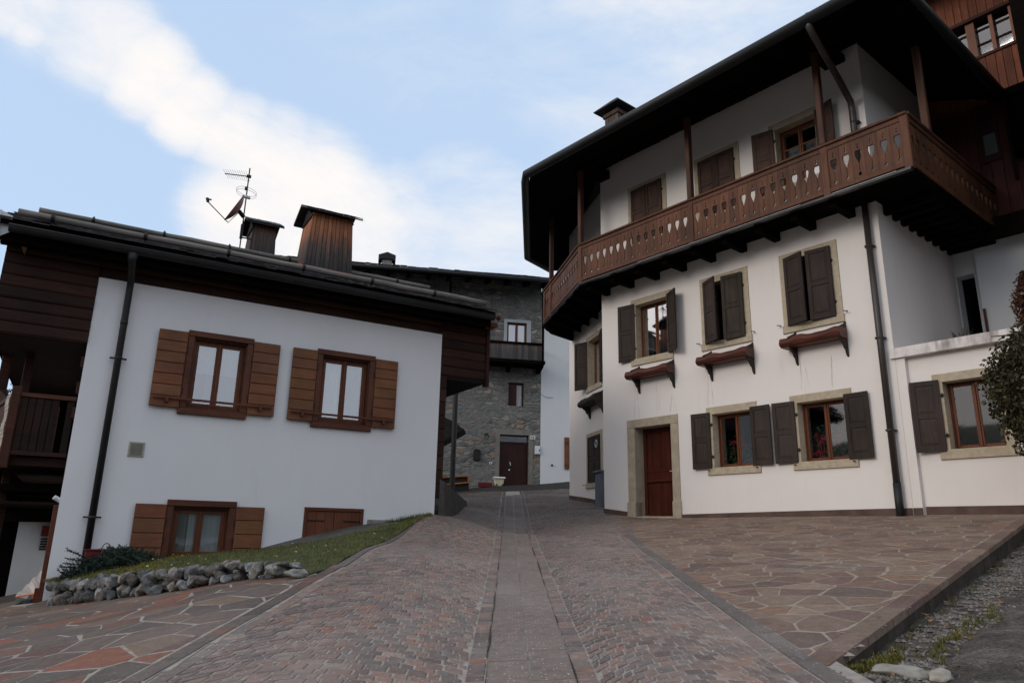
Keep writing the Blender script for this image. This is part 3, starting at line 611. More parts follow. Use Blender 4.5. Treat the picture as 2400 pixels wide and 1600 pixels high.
single(mb, 'pale_rock', simple('pale_rock', (.16, .15, .13), (.38, .36, .32), 9, bmp=.6), 'pale flat rock lying in the verge at the foot of the patio corner', 'rock', smooth=True)
mb = MB(); blob(mb, (2.19, 3.93, gz(2.19, 3.93) + .02), (.06, .045, .045), 4, .3, 3)
single(mb, 'pale_rock', simple('pale_rock_small', (.20, .19, .17), (.42, .40, .36), 12, bmp=.6), 'small knobbly whitish rock at the right end of the larger pale flat rock', 'rock', smooth=True)
# grass tufts in the verge
def tuft(mb, x, y, z, n, h, spread, col=None, w=.003):
    for _ in range(n):
        a0 = random.random() * 2 * PI; r = random.random() ** .5 * spread; bx, by = x + r * math.cos(a0), y + r * math.sin(a0); hh = h * random.uniform(.5, 1.1); a1 = random.random() * 2 * PI; ln = hh * random.uniform(.2, .8)
        dx, dy = math.cos(a1) * ln, math.sin(a1) * ln; wx, wy = -math.sin(a1) * w, math.cos(a1) * w
        c = col() if col else (1, 1, 1)
        mb.mesh([(bx - wx, by - wy, z), (bx + wx, by + wy, z), (bx + dx * .5 + wx * .7, by + dy * .5 + wy * .7, z + hh * .7), (bx + dx * .5 - wx * .7, by + dy * .5 - wy * .7, z + hh * .7), (bx + dx, by + dy, z + hh)], [(0, 1, 2, 3), (3, 2, 4)], c)
mb = MB(); gc = lambda: random.choice([(1, .9, .6), (1.3, 1.0, .55), (.8, .8, .5), (1.5, 1.2, .7)])
for i in range(150):
    t = random.random(); x = 1.68 + .45 * t + random.gauss(0, .02); y = 3.93 + .33 * t + random.gauss(0, .025)
    if x > 1.70: tuft(mb, x, y, gz(x, y), 16, .045, .03, gc)
for i in range(70):
    x, y = random.uniform(2.25, 3.6), 0; y = 4.25 + (x - 2.25) * 1.0 + random.gauss(0, .06); tuft(mb, x, y, gz(x, y), 12, .04, .03, gc)
for i in range(60):
    x = random.uniform(1.62, 2.15); y = 3.86 - (x - 1.62) * .25 + random.gauss(0, .02); tuft(mb, x, y, gz(x, y), 12, .02, .03, lambda: (.6, .8, .3))
for i in range(40):
    t = random.uniform(.0, .6) * Ltot; p = ex0 + dv * t + Vector((dv.y, -dv.x)) * random.uniform(.03, .1); tuft(mb, p.x, p.y, gz(*p), 8, .05, .03, gc)
o = mb.build('verge_grass', M['grass'], None, recalc=False); o['kind'] = 'stuff'; o['label'] = 'dry yellowish grass and moss tufts at the patio corner'; o['category'] = 'grass'
mb = MB()
for i in range(60):
    t = random.uniform(.02, .8) * Ltot; p = ex0 + dv * t + Vector((dv.y, -dv.x)) * abs(random.gauss(.2, .15)); z = gz(*p) + .015; r = random.uniform(.012, .03); a0 = random.random() * 6
    mb.mesh([(p.x + r * math.cos(a0), p.y + r * math.sin(a0), z + random.uniform(0, .02)), (p.x - r * .5 * math.sin(a0), p.y + r * .5 * math.cos(a0), z), (p.x - r * math.cos(a0), p.y - r * math.sin(a0), z + random.uniform(0, .02)), (p.x + r * .5 * math.sin(a0), p.y - r * .5 * math.cos(a0), z + .01)], [(0, 1, 2, 3)], tone(.7, 1.6))
o = mb.build('fallen_leaves', simple('fallen_leaf', (.12, .05, .02), (.32, .15, .05), 12, bmp=0, tint=True), None, recalc=False); o['kind'] = 'stuff'; o['label'] = 'brown fallen leaves scattered on the gravel by the patio edge'; o['category'] = 'leaves'

# ================================================================== shared builders
class Hinge:                                  # frame of a hinged leaf: w along the leaf from the hinge, t through its thickness, z up
    def __init__(s, F, u, d, closed, ang):
        s.O = F(u, d, 0); a = R(ang); s.w = F.e * closed * math.cos(a) + F.n * math.sin(a); s.t = -F.e * closed * math.sin(a) + F.n * math.cos(a)
    def __call__(s, w, t, z): return s.O + s.w * w + s.t * t + Vector((0, 0, z))
def panel_shutter(parent, F, u, d, closed, ang, w, z0, z1, m, hooks=True, split=.5):
    G = Hinge(F, u, d, closed, ang); mb = MB(); st_, T = .075, .034; h = z1 - z0; zm = z0 + h * split
    c = tone(.85, 1.15)
    mb.rbox(G, 0, st_, 0, T, z0, z1, .005, c); mb.rbox(G, w - st_, w, 0, T, z0, z1, .005, c)
    for a_, b_ in ((z0, z0 + .10), (zm - .04, zm + .04), (z1 - .08, z1)): mb.rbox(G, st_, w - st_, .001, T - .001, a_, b_, .005, c)
    for a_, b_ in ((z0 + .10, zm - .04), (zm + .04, z1 - .08)):
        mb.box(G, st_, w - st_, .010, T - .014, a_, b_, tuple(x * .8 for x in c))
        for t0, t1 in ((T - .014, T - .003), (.010, .002)):     # raised field with bevelled rim
            i = .045; A1 = [G(st_ + .012, t0, a_ + .012), G(w - st_ - .012, t0, a_ + .012), G(w - st_ - .012, t0, b_ - .012), G(st_ + .012, t0, b_ - .012)]
            A2 = [G(st_ + i, t1, a_ + i), G(w - st_ - i, t1, a_ + i), G(w - st_ - i, t1, b_ - i), G(st_ + i, t1, b_ - i)]
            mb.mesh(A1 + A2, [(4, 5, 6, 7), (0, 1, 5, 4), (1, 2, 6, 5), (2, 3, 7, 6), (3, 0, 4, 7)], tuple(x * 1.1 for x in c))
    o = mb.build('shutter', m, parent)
    return o
class Sep(MB):
    def __init__(s): super().__init__(); s.g = []
    def cut(s, name): s.g.append((len(s.v), len(s.f), name))
    def build(s, name, m, parent=None, **kw):
        if not s.g or s.g[0][1] > 0: s.g.insert(0, (0, 0, 'hook'))
        for (v0, f0, nm), (v1, f1, _) in zip(s.g, s.g[1:] + [(len(s.v), len(s.f), '')]):
            if f1 == f0: continue
            b = MB(); b.v = s.v[v0:v1]; b.f = [tuple(i - v0 for i in f) for f in s.f[f0:f1]]; b.c = s.c[f0:f1]; b.build(nm, m, parent)
def hinges(mb, F, u, zs, sgn):
    for z in zs:
        mb.cut('hinge')
        mb.tube([F(u, .02, z - .03), F(u, .02, z + .035)], .014, 6); mb.box(F, u - .03, u + .03, .0, .02, z - .012, z + .012)
def hook(mb, F, u, z):
    mb.cut('hook')
    mb.tube([F(u, .0, z), F(u, .07, z)], .006, 6); mb.tube([F(u - .04, .06, z - .01), F(u + .045, .07, z + .012)], .009, 6)
def sash_frame(parent, F, u0, u1, z0, z1, d, m, stile=.045, mid=.11, outer=.03, name='frame'):
    a, b = min(u0, u1), max(u0, u1); mb = MB(); c = (a + b) / 2
    for q in ((a, a + outer, z0, z1), (b - outer, b, z0, z1)): mb.rbox(F, q[0], q[1], d - .05, d, q[2], q[3], .004, tone(.9, 1.1))
    mb.rbox(F, a + outer, b - outer, d - .05, d - .001, z1 - outer, z1, .004); mb.rbox(F, a + outer, b - outer, d - .05, d - .001, z0, z0 + outer, .004)
    for x0, x1 in ((a + outer, c), (c, b - outer)):
        e = d - .012
        mb.rbox(F, x0, x0 + stile, d - .055, e, z0 + outer, z1 - outer, .006, tone(.9, 1.1)); mb.rbox(F, x1 - stile, x1, d - .055, e, z0 + outer, z1 - outer, .006, tone(.9, 1.1))
        mb.rbox(F, x0 + stile, x1 - stile, d - .055, e - .002, z1 - outer - stile, z1 - outer, .006); mb.rbox(F, x0 + stile, x1 - stile, d - .055, e - .002, z0 + outer, z0 + outer + stile, .006)
    mb.rbox(F, c - .016, c + .016, d - .012, d + .012, z0 + outer, z1 - outer, .005)
    return mb.build(name, m, parent)
def pane(parent, F, u0, u1, z0, z1, d, m):
    a, b = min(u0, u1), max(u0, u1); mb = MB(); c = (a + b) / 2
    for x0, x1 in ((a + .06, c - .03), (c + .03, b - .06)):
        mb.face([F(x0, d, z0 + .05), F(x1, d, z0 + .05), F(x1, d, z1 - .05), F(x0, d, z1 - .05)])
    return mb.build('pane', m, parent)
def drape(parent, F, u0, u1, z0, z1, d, m, amp=.02, n=26, name='curtain', label=None):
    mb = MB(); pts = [(u0 + (u1 - u0) * i / n, d + amp * math.sin(i * 1.9) + amp * .4 * math.sin(i * 4.1)) for i in range(n + 1)]
    for p, q in zip(pts, pts[1:]): mb.face([F(p[0], p[1], z0), F(q[0], q[1], z0), F(q[0], q[1], z1), F(p[0], p[1], z1)])
    o = mb.build(name, m, parent, smooth=True)
    if label: o['label'] = label
    return o
def stone_window(root, F, u0, u1, z0, z1, jamb=.145, lint=.15, sill=.16, depth=.24, label=None, m=None):
    """stone surround (u0>u1 outer), returns it with its opening"""
    a, b = min(u0, u1), max(u0, u1); mb = MB(); e = .004
    mb.rbox(F, a + e, a + jamb, -depth, .012, z0 + sill, z1 - lint, .004, tone(.93, 1.07)); mb.rbox(F, b - jamb, b - e, -depth, .012, z0 + sill, z1 - lint, .004, tone(.93, 1.07))
    mb.rbox(F, a + e, b - e, -depth, .014, z1 - lint, z1 - e, .004, tone(.93, 1.07)); mb.rbox(F, a - .012, b + .012, -depth, .035, z0 + e, z0 + sill, .006, tone(.93, 1.07))
    o = mb.build('window', m or M['sandstone'], root)
    if label: o['label'] = label
    return o, (a + jamb, b - jamb, z0 + sill, z1 - lint)

# ================================================================== RIGHT HOUSE
LH = thing('balcony_house', 'tall white house with dark shutters and carved brown wooden balcony under a deep eave', 'house', tuple(OA + Vector((0, 0, 1.9))))
WINS = [(0.02, -1.19, 5.36, 6.98), (-1.965, -3.165, 5.36, 6.98), (-3.87, -5.06, 5.36, 6.98)]
LOW = [(-1.97, -3.16, 2.75, 4.145), (-3.86, -5.05, 2.75, 4.145)]
TOP = [(0.03, -1.17, 8.25, 9.92), (-1.97, -3.155, 8.25, 9.88), (-3.87, -5.02, 8.25, 9.88)]
DOOR = (0.22, -1.24, 1.5, 4.11)
ops = [(min(a, b), max(a, b), c, d) for a, b, c, d in WINS + LOW + TOP + [DOOR]]
mb = MB(); wall_open(mb, A, -5.85, .97, 1.4, 10.95, ops, 0, .26)
mb.face([A(.97, 0, 1.4), A(.97, -.9, 1.4), A(.97, -.9, 10.95), A(.97, 0, 10.95)])                         # short return at the left corner
cops = [(-.08, 1.12, 5.36, 6.96), (-.05, 1.16, 2.75, 4.23)]
wall_open(mb, Cf, -.95, 2.62, 1.8, 10.95, cops, 0, .26)
mb.face([Cf(2.62, 0, 1.8), Cf(2.62, -3, 1.8), Cf(2.62, -3, 10.95), Cf(2.62, 0, 10.95)])
mb.face([S(0, 0, 4.6), S(3.4, 0, 4.6), S(3.4, 0, 10.95), S(0, 0, 10.95)]); mb.face([S(0, 0, 1.5), S(.1, 0, 1.5), S(.1, 0, 4.6), S(0, 0, 4.6)])
mb.face([S(3.4, 0, 4.6), S(3.4, -6, 4.6), S(3.4, -6, 10.95), S(3.4, 0, 10.95)])
mb.build('wall', M['plaster'], LH)
for F_, q_, dd_ in ((A, ops, -1.3), (Cf, cops, -.8)):
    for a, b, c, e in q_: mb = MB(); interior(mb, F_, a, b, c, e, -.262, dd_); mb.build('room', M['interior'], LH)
def plinth(par, F, a, b, d0, h0, h1):
    n_ = 8; mb = MB()
    for i in range(n_):
        u, v = a + (b - a) * i / n_, a + (b - a) * (i + 1) / n_; za, zb = H(*F(u, d0, 0).xy), H(*F(v, d0, 0).xy); ha, hb = h0 + (h1 - h0) * i / n_, h0 + (h1 - h0) * (i + 1) / n_
        mb.hexa([F(u, 0.001, za - .3), F(v, .001, zb - .3), F(v, d0, zb - .3), F(u, d0, za - .3), F(u, .001, za + ha), F(v, .001, zb + hb), F(v, d0, zb + hb), F(u, d0, za + ha)], tone(.85, 1.15))
    mb.build('plinth', M['plinth'], par)
plinth(LH, A, -5.845, -1.25, .018, .12, .075); plinth(LH, A, .235, .985, .018, .10, .11); plinth(LH, Cf, -.5, 2.63, .018, .10, .12)
WL_ = ['open window of the right house with a golden reflection and lace curtain', 'upper window with both dark shutters nearly shut, middle of the row', 'upper window with both dark shutters nearly shut, next to the brown downpipe']
for i, (u0, u1, z0, z1) in enumerate(WINS):
    w, (a, b, c, e) = stone_window(LH, A, u0, u1, z0, z1, label=WL_[i])
    sash_frame(w, A, a, b, c, e, -.19, M['frame']); pane(w, A, a, b, c, e, -.215, M['glass_mirror'] if i == 0 else M['glass'])
    if i == 0: drape(w, A, b - .08, b - .26, c + .03, e - .05, -.30, M['curtain'], .015, name='curtain')
    mbh = Sep(); hinges(mbh, A, b + .02, (c + .25, e - .25), 1); hinges(mbh, A, a - .02, (c + .25, e - .25), 1); hook(mbh, A, b + .21, c + .02); hook(mbh, A, a - .21, c + .02); mbh.build('hinges', M['iron'], w)
    h0, h1 = c - .03, e + .045
    if i == 0:
        panel_shutter(w, A, b + .02, .03, -1, 172, .47, h0, h1, M['shutter']); panel_shutter(w, A, a - .02, .03, 1, 150, .47, h0, h1, M['shutter'])
    elif i == 1:
        panel_shutter(w, A, b + .02, .03, -1, 26, .47, h0, h1, M['shutter']); panel_shutter(w, A, a - .02, .03, 1, 7, .47, h0, h1, M['shutter'])
    else:
        panel_shutter(w, A, b + .02, .03, -1, 17, .47, h0, h1, M['shutter']); panel_shutter(w, A, a - .02, .03, 1, 6, .47, h0, h1, M['shutter'])
for i, (u0, u1, z0, z1) in enumerate(LOW):
    w, (a, b, c, e) = stone_window(LH, A, u0, u1, z0, z1, sill=.15, label=['ground floor window nearer the door, shutters folded open, red geraniums inside', 'ground floor window nearer the downpipe, shutters folded open, red geraniums inside'][i])
    sash_frame(w, A, a, b, c, e, -.19, M['frame']); pane(w, A, a, b, c, e, -.215, M['glass_dark'])
    mbh = Sep(); hinges(mbh, A, b + .02, (c + .22, e - .22), 1); hinges(mbh, A, a - .02, (c + .22, e - .22), 1); mbh.cut('hook'); mbh.tube([A(b + .1, .03, c - .05), A(b + .1, .09, c - .05)], .012, 6); mbh.cut('hook'); mbh.tube([A(a - .1, .03, c - .05), A(a - .1, .09, c - .05)], .012, 6); mbh.build('hinges', M['iron'], w)
    panel_shutter(w, A, b + .045, .05, -1, 176, .44, c - .015, e + .04, M['shutter']); panel_shutter(w, A, a - .01, .05, 1, 176, .44, c - .015, e + .04, M['shutter'])
for i, (u0, u1, z0, z1) in enumerate(TOP):
    w, (a, b, c, e) = stone_window(LH, A, u0, u1, z0, z1, label=['top floor window behind the balcony, shutters shut, farthest left', 'top floor window behind the balcony, shutters shut, in the middle', 'top floor window behind the balcony with open brown shutters'][i])
    sash_frame(w, A, a, b, c, e, -.19, M['frame']); pane(w, A, a, b, c, e, -.215, M['glass'])
    mbh = Sep(); hinges(mbh, A, b + .02, (c + .25, e - .25), 1); hinges(mbh, A, a - .02, (c + .25, e - .25), 1); mbh.build('hinges', M['iron'], w)
    if i < 2:
        for s_, q in ((-1, b + .015), (1, a - .015)): panel_shutter(w, A, q, .02, s_, 1.5, .466, c - .02, e + .035, M['shutter_br'], split=.55)
    else:
        mb = MB(); mb.box(A, a + .08, b - .08, -.20, -.185, c + .86, c + .89); mb.build('glazing_bar', M['frame'], w)
        drape(w, A, a + .05, b - .05, c + .05, c + .95, -.33, M['curtain'], .02)
        panel_shutter(w, A, b + .03, .04, -1, 168, .45, c - .02, e + .035, M['shutter_br'], split=.55); panel_shutter(w, A, a - .02, .04, 1, 160, .45, c - .02, e + .035, M['shutter_br'], split=.55)
for i, (u0, u1, z0, z1) in enumerate(((-.08, 1.12, 5.36, 6.96), (-.05, 1.16, 2.75, 4.23))):
    w, (a, b, c, e) = stone_window(LH, Cf, u0, u1, z0, z1, sill=.15, lint=.13, label=['upper window on the receding left wall with open shutters', 'ground floor window on the receding left wall with closed dark shutters'][i])
    if i == 0:
        sash_frame(w, Cf, a, b, c, e, -.19, M['frame']); pane(w, Cf, a, b, c, e, -.215, M['glass'])
        panel_shutter(w, Cf, b + .02, .03, -1, 150, .47, c - .03, e + .02, M['shutter']); panel_shutter(w, Cf, a - .02, .03, 1, 165, .47, c - .03, e + .02, M['shutter'])
        mbh = Sep(); hook(mbh, Cf, b + .3, c + .1); mbh.build('hinges', M['iron'], w)
    else:
        panel_shutter(w, Cf, b, .0, -1, 1, .455, c - .02, e + .02, M['shutter']); panel_shutter(w, Cf, a, .0, 1, 1, .455, c - .02, e + .02, M['shutter'])
        mbh = Sep(); hook(mbh, Cf, b + .25, c - .05)
        G_ = Vector(Cf(a + .2, .05, e - .22)); mbh.build('hinges', M['iron'], w)
        mbh = MB(); mbh.tube([G_ + Cf.e * .075 * math.cos(t * PI / 8) + Vector((0, 0, .095 * math.sin(t * PI / 8))) for t in range(17)], .012, 6); mbh.build('ring', M['white_metal'], w)
def stain_mat(name, col, strength):
    m, n, l, b = newmat(name); b.inputs['Base Color'].default_value = (*col, 1); b.inputs['Roughness'].default_value = .95
    z = noise(n, l, 5, (8, 8, .8), 6, .7); r_ = n.new('ShaderNodeMapRange'); l.new(z, r_.inputs[0]); r_.inputs[1].default_value = .38; r_.inputs[2].default_value = .62; r_.inputs[4].default_value = strength
    at = n.new('ShaderNodeAttribute'); at.attribute_name = 'Col'; mu = n.new('ShaderNodeMath'); mu.operation = 'MULTIPLY'; l.new(r_.outputs[0], mu.inputs[0]); l.new(at.outputs['Fac'], mu.inputs[1]); l.new(mu.outputs[0], b.inputs['Alpha']); return m
M['stain'] = stain_mat('drip_stain', (.42, .36, .27), .65)
def streak(F, u0, z0, u1, z1, w):
    mb = MB(); n_ = 16; pr = None
    for i in range(n_ + 1):
        t = i / n_; u = u0 + (u1 - u0) * t + .012 * mno2.noise(Vector((u0 * 9, t * 3, 0))); z = z0 + (z1 - z0) * t; ww_ = w * (.5 + .7 * t); cur = [F(u - ww_, .0016, z), F(u, .0016, z), F(u + ww_, .0016, z)]; k = 1 - .5 * t
        if pr: mb.face([pr[0], pr[1], cur[1], cur[0]], (k, k, k)); mb.face([pr[1], pr[2], cur[2], cur[1]], (k, k, k))
        pr = cur
    mb.build('stain', M['stain'], LH, recalc=False)
for q in ((-.05, 4.80, -.01, 4.14, .008), (-.11, 4.78, -.16, 4.14, .007), (-.68, 4.95, -.68, 4.2, .007), (-.74, 4.93, -.75, 4.25, .006), (-1.10, 4.55, -1.04, 4.16, .008), (-1.12, 4.55, -1.19, 4.16, .006), (-2.07, 4.93, -2.03, 4.2, .007), (-2.12, 4.93, -2.16, 4.2, .008), (-4.15, 4.78, -4.12, 4.25, .009), (-4.22, 4.76, -4.27, 4.3, .007), (-4.75, 4.8, -4.72, 4.2, .012)): streak(A, *q)
# stone portal and door
mb = MB(); z0 = 1.80
for a_, b_ in ((-.006, .215), (-1.236, -1.034)):
    mb.rbox(A, a_, b_, -.36, .016, z0, 3.915, .006, tone(.93, 1.07)); mb.rbox(A, a_ - (.02 if a_ < -1 else 0.0), b_ + (.02 if a_ > -1 else 0), -.2, .045, z0, 2.26, .008, tone(.93, 1.07))
mb.rbox(A, -1.236, .216, -.36, .018, 3.917, 4.106, .006, tone(.93, 1.07)); mb.rbox(A, -1.03, -.01, -.36, .03, 1.5, 1.95, .006)
mb.build('door_surround', M['portal'], LH)
mb = MB(); d0 = -.30
mb.box(A, -1.03, -.01, d0 - .05, d0 - .02, 1.95, 3.912)
mb.rbox(A, -.09, -.01, d0 - .02, d0 + .02, 1.95, 3.91, .006); mb.rbox(A, -1.03, -.965, d0 - .02, d0 + .02, 1.95, 3.91, .006); mb.rbox(A, -.965, -.09, d0 - .02, d0 + .018, 3.82, 3.91, .006)
for i in range(8):
    u = -.10 - i * .108; mb.rbox(A, u - .104, u, d0 - .02, d0 - .002, 3.02, 3.82, .006, tone(.8, 1.2)); mb.rbox(A, u - .104, u, d0 - .02, d0 - .002, 1.96, 2.68, .006, tone(.8, 1.2))
mb.rbox(A, -.962, -.10, d0 - .02, d0 + .012, 2.70, 3.02, .006); mb.rbox(A, -.962, -.10, d0 + .012, d0 + .035, 2.70, 2.75, .01); mb.rbox(A, -.962, -.10, d0 + .012, d0 + .022, 2.92, 2.96, .006)
dr = mb.build('door', M['door'], LH)
mb = MB(); mb.box(A, -.90, -.86, d0 + .012, d0 + .02, 2.78, 2.98); mb.tube([A(-.88, d0 + .02, 2.92), A(-.88, d0 + .06, 2.92), A(-.78, d0 + .065, 2.92)], .010, 8); mb.build('handle', M['white_metal'], dr)
# grey meter cabinet in the corner
mb = MB(); mb.rbox(Cf, -.40, .02, .005, .2, 2.0, 3.08, .01); mb.rbox(Cf, -.43, .06, .005, .24, 3.08, 3.13, .008)
single(mb, 'meter_cabinet', simple('grey_cabinet', (.11, .125, .145), (.145, .16, .18), 3, bmp=.02), 'grey-blue meter cabinet in the corner left of the stone portal', 'cabinet')
# eave and roof
EZ = 10.21
def fz(d): return EZ + (1.9 - d) * .24
RI = [(A(.97, 0, 0), 10.80), (A(-5.85, 0, 0), 10.80)]
E0 = Vector((.40, 16.45, 0)); E1 = Vector((.53, 22.1, 0)); E2 = Vector((1.25, 23.1, 0)); ER = A(-7.25, 1.9, 0); ERB = A(-7.2, -3.3, 0)
E0 = A(1.60, 1.9, 0); E0 = Vector((E0.x, E0.y, 0))
ring = [E0, ER, ERB, A(-7.2, -6, 0), Cf(3.6, -4, 0), E2, E1]
inner = [A(.97, -.05, 0), A(-5.8, -.05, 0), A(-5.8, -3.3, 0), A(-5.8, -6, 0), Cf(2.5, -3, 0), Cf(2.6, -.2, 0), Cf(2.4, -.1, 0)]
top = A(-2.5, -4.5, 13.0)
def up(v, z): return Vector((v.x, v.y, z))
mb = MB(); n_ = len(ring)
for i in range(n_):
    a_, b_ = ring[i], ring[(i + 1) % n_]; c_, d_ = inner[(i + 1) % n_], inner[i]
    m_ = 1 if (b_ - a_).length < 1.5 else 26
    for k in range(m_):                                           # soffit boards
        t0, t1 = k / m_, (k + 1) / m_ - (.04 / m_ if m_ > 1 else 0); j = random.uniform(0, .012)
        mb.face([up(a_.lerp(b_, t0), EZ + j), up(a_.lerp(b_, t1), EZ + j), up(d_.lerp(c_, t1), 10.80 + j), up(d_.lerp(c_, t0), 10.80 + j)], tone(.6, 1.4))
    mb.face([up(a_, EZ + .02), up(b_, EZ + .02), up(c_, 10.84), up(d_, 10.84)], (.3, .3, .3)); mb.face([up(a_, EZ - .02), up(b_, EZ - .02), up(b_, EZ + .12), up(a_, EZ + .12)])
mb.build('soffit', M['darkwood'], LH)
mb = MB()
for i in range(n_): mb.face([up(ring[i], EZ + .125), up(ring[(i + 1) % n_], EZ + .125), top])
rf = mb.build('roof', M['slate'], LH)
mb = MB()                                                          # rafters under the eave
mb.box(A, -7.0, 1.1, .76, .92, 10.44, 10.56); mb.box(A, -5.6, -5.2, .01, .3, 10.52, 10.66); mb.box(A, .62, .955, .01, .3, 10.45, 10.66)
mb.build('rafters', M['darkwood'], LH)
mb = MB(); g = .11; off = Vector((0, 0, EZ + .05))
def gpt(v, o_): return Vector((v.x, v.y, EZ + .05)) + o_
mb.tube([gpt(ERB, A.e * -.07), gpt(ER, A.e * -.07 + A.n * .07), gpt(E0, A.n * .07 - Vector((.04, 0, 0))), gpt(E0, Vector((-.10, .35, 0))), gpt(E1, Vector((-.08, 0, 0))), gpt(E2, Vector((0, .08, 0)))], g, 14)
mb.build('gutter', M['metal'], LH, smooth=True)
mb = MB(); mb.tube([A(-5.89, 1.95, 10.38), A(-5.89, 1.95, 10.12), A(-5.90, 1.85, 10.0), A(-5.72, .6, 9.72), A(-5.66, .12, 9.55), A(-5.66, .10, 9.35), A(-5.66, .10, 7.6)], .06, 12)
mb.tube([A(-5.685, .10, 7.6), A(-5.685, .10, 2.45)], .055, 12)
for z in (9.1, 6.6, 4.9, 3.3): mb.tube([A(-5.67, .10, z), A(-5.67, .10, z + .03)], .066, 12); mb.box(A, -5.76, -5.60, .0, .10, z + .005, z + .025)
mb.build('downpipe', M['pipe'], LH, smooth=True)
mb = MB(); mb.tube([A(-5.685, .10, 2.45), A(-5.685, .10, 1.8)], .062, 12); o = mb.build('downpipe_foot', M['metal'], LH, smooth=True)
# roof chimney
mb = MB(); u0, u1, d0, d1 = 1.20, 1.70, -1.5, -1.0; z0 = 11.0; zt = 13.10
G_ = A
for k in range(4):
    w_ = (u1 - u0) / 4; mb.box(A, u0 + w_ * k + .004, u0 + w_ * (k + 1) - .004, d1 - .03, d1, z0, zt, tone(.7, 1.5)); w2 = (d1 - d0) / 4; mb.box(A, u0, u0 + .03, d0 + w2 * k + .004, d0 + w2 * (k + 1) - .034, z0, zt, tone(.6, 1.1)); mb.box(A, u1 - .03, u1, d0 + w2 * k + .004, d0 + w2 * (k + 1) - .034, z0, zt, tone(.9, 1.6))
mb.box(A, u0 - .04, u1 + .04, d0 - .04, d1 + .04, zt, zt + .12, (.5, .5, .5))
for a_, b_ in ((u0 + .02, d0 + .02), (u1 - .07, d0 + .02), (u0 + .02, d1 - .07), (u1 - .07, d1 - .07)): mb.box(A, a_, a_ + .05, b_, b_ + .05, zt + .12, zt + .28, (.4, .4, .4))
ch = mb.build('chimney', weather('chimney_planks_a', 12.0, 14.6), LH)
mb = MB(); zc = zt + .24; o_ = .23; cu, cdv = (u0 + u1) / 2, (d0 + d1) / 2
P_ = [A(u0 - o_, d0 - o_, zc), A(u1 + o_, d0 - o_, zc), A(u1 + o_, d1 + o_, zc), A(u0 - o_, d1 + o_, zc)]; Q_ = [A(cu - .12, cdv - .12, zc + .36), A(cu + .12, cdv - .12, zc + .36), A(cu + .12, cdv + .12, zc + .36), A(cu - .12, cdv + .12, zc + .36)]
mb.prism(P_, Q_); mb.prism([p - Vector((0, 0, .03)) for p in P_], P_); mb.build('chimney_cap', M['slate'], ch)
# balcony
mb = MB(); Z0, ZR = 7.46, 8.42; BL = Vector((1.62, 16.66)); BE = Vector((.93, 20.15)); BI = Vector((1.80, 21.2))
azB = math.atan2(BE.x - BL.x, BE.y - BL.y); Lb = (BE - BL).length; Bf = Fr((BL.x, BL.y), azB, -1)
CR = -6.82
flr = [A(CR, .85, 0), Vector((BL.x, BL.y, 0)), Vector((BE.x, BE.y, 0)), Vector((2.1, 21.9, 0)), Vector((2.95, 18.0, 0)), A(.97, -.3, 0), A(-5.85, -.1, 0), A(-5.85, -3.3, 0), A(CR, -3.3, 0)]
mb.prism([up(p, 7.47) for p in flr], [up(p, 7.52) for p in flr])
for u in (.80, .02, -.75, -1.52, -2.29, -3.05, -3.81, -4.57, -5.33): mb.box(A, u - .14, u, -.02, .72, 7.29, 7.468, tone(.8, 1.2))
for z_ in range(9): mb.box(S, .25 + z_ * .36, .37 + z_ * .36, -.02, .86, 7.28, 7.468, tone(.8, 1.2))
for t in (.16, .36, .56, .76): 
    p = BL.lerp(BE, t); q = Vector((2.75, 17.9)).lerp(Vector((1.95, 21.4)), t); mb.hexa([(*p, 7.29), (p.x + .02, p.y + .13, 7.29), (q.x + .02, q.y + .13, 7.29), (*q, 7.29), (*p, 7.468), (p.x + .02, p.y + .13, 7.468), (q.x + .02, q.y + .13, 7.468), (*q, 7.468)])
p, q = Vector((BE.x, BE.y, 0)), Vector((BI.x, BI.y, 0)); off_ = (q - p).normalized().cross(Vector((0, 0, 1))) * .12
pr = [(0, 7.46), (0, 7.30), (.08, 7.26), (.22, 7.24), (.30, 7.20), (1.36, 7.22), (1.36, 7.46)]
mb.prism([p + (q - p).normalized() * a_ + Vector((0, 0, z_)) for a_, z_ in pr], [p + off_ + (q - p).normalized() * a_ + Vector((0, 0, z_)) for a_, z_ in pr])
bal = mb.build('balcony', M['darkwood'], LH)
def cut(t):                                   # half-width of the fretwork opening at height t (0 foot, 1 head)
    if .07 < t < .165: return .030 * (1 - abs(t - .117) / .048) + .003
    if .165 <= t < .37: return .004
    if .37 <= t < .70: return .004 + .056 * math.sin(min(1, (t - .37) / .27) * PI / 2) ** 1.35 * (1 if t < .66 else .86)
    if .74 < t < .80: return .014 * (1 - abs(t - .77) / .03) + .002
    if .815 < t < .87: return .012 * math.sin((t - .815) / .055 * PI)
    return 0
TS = sorted(set([0, .07, .095, .117, .14, .165, .37, .42, .47, .52, .57, .61, .645, .66, .685, .70, .705, .735, .74, .755, .77, .785, .80, .805, .815, .83, .845, .86, .87, 1]))
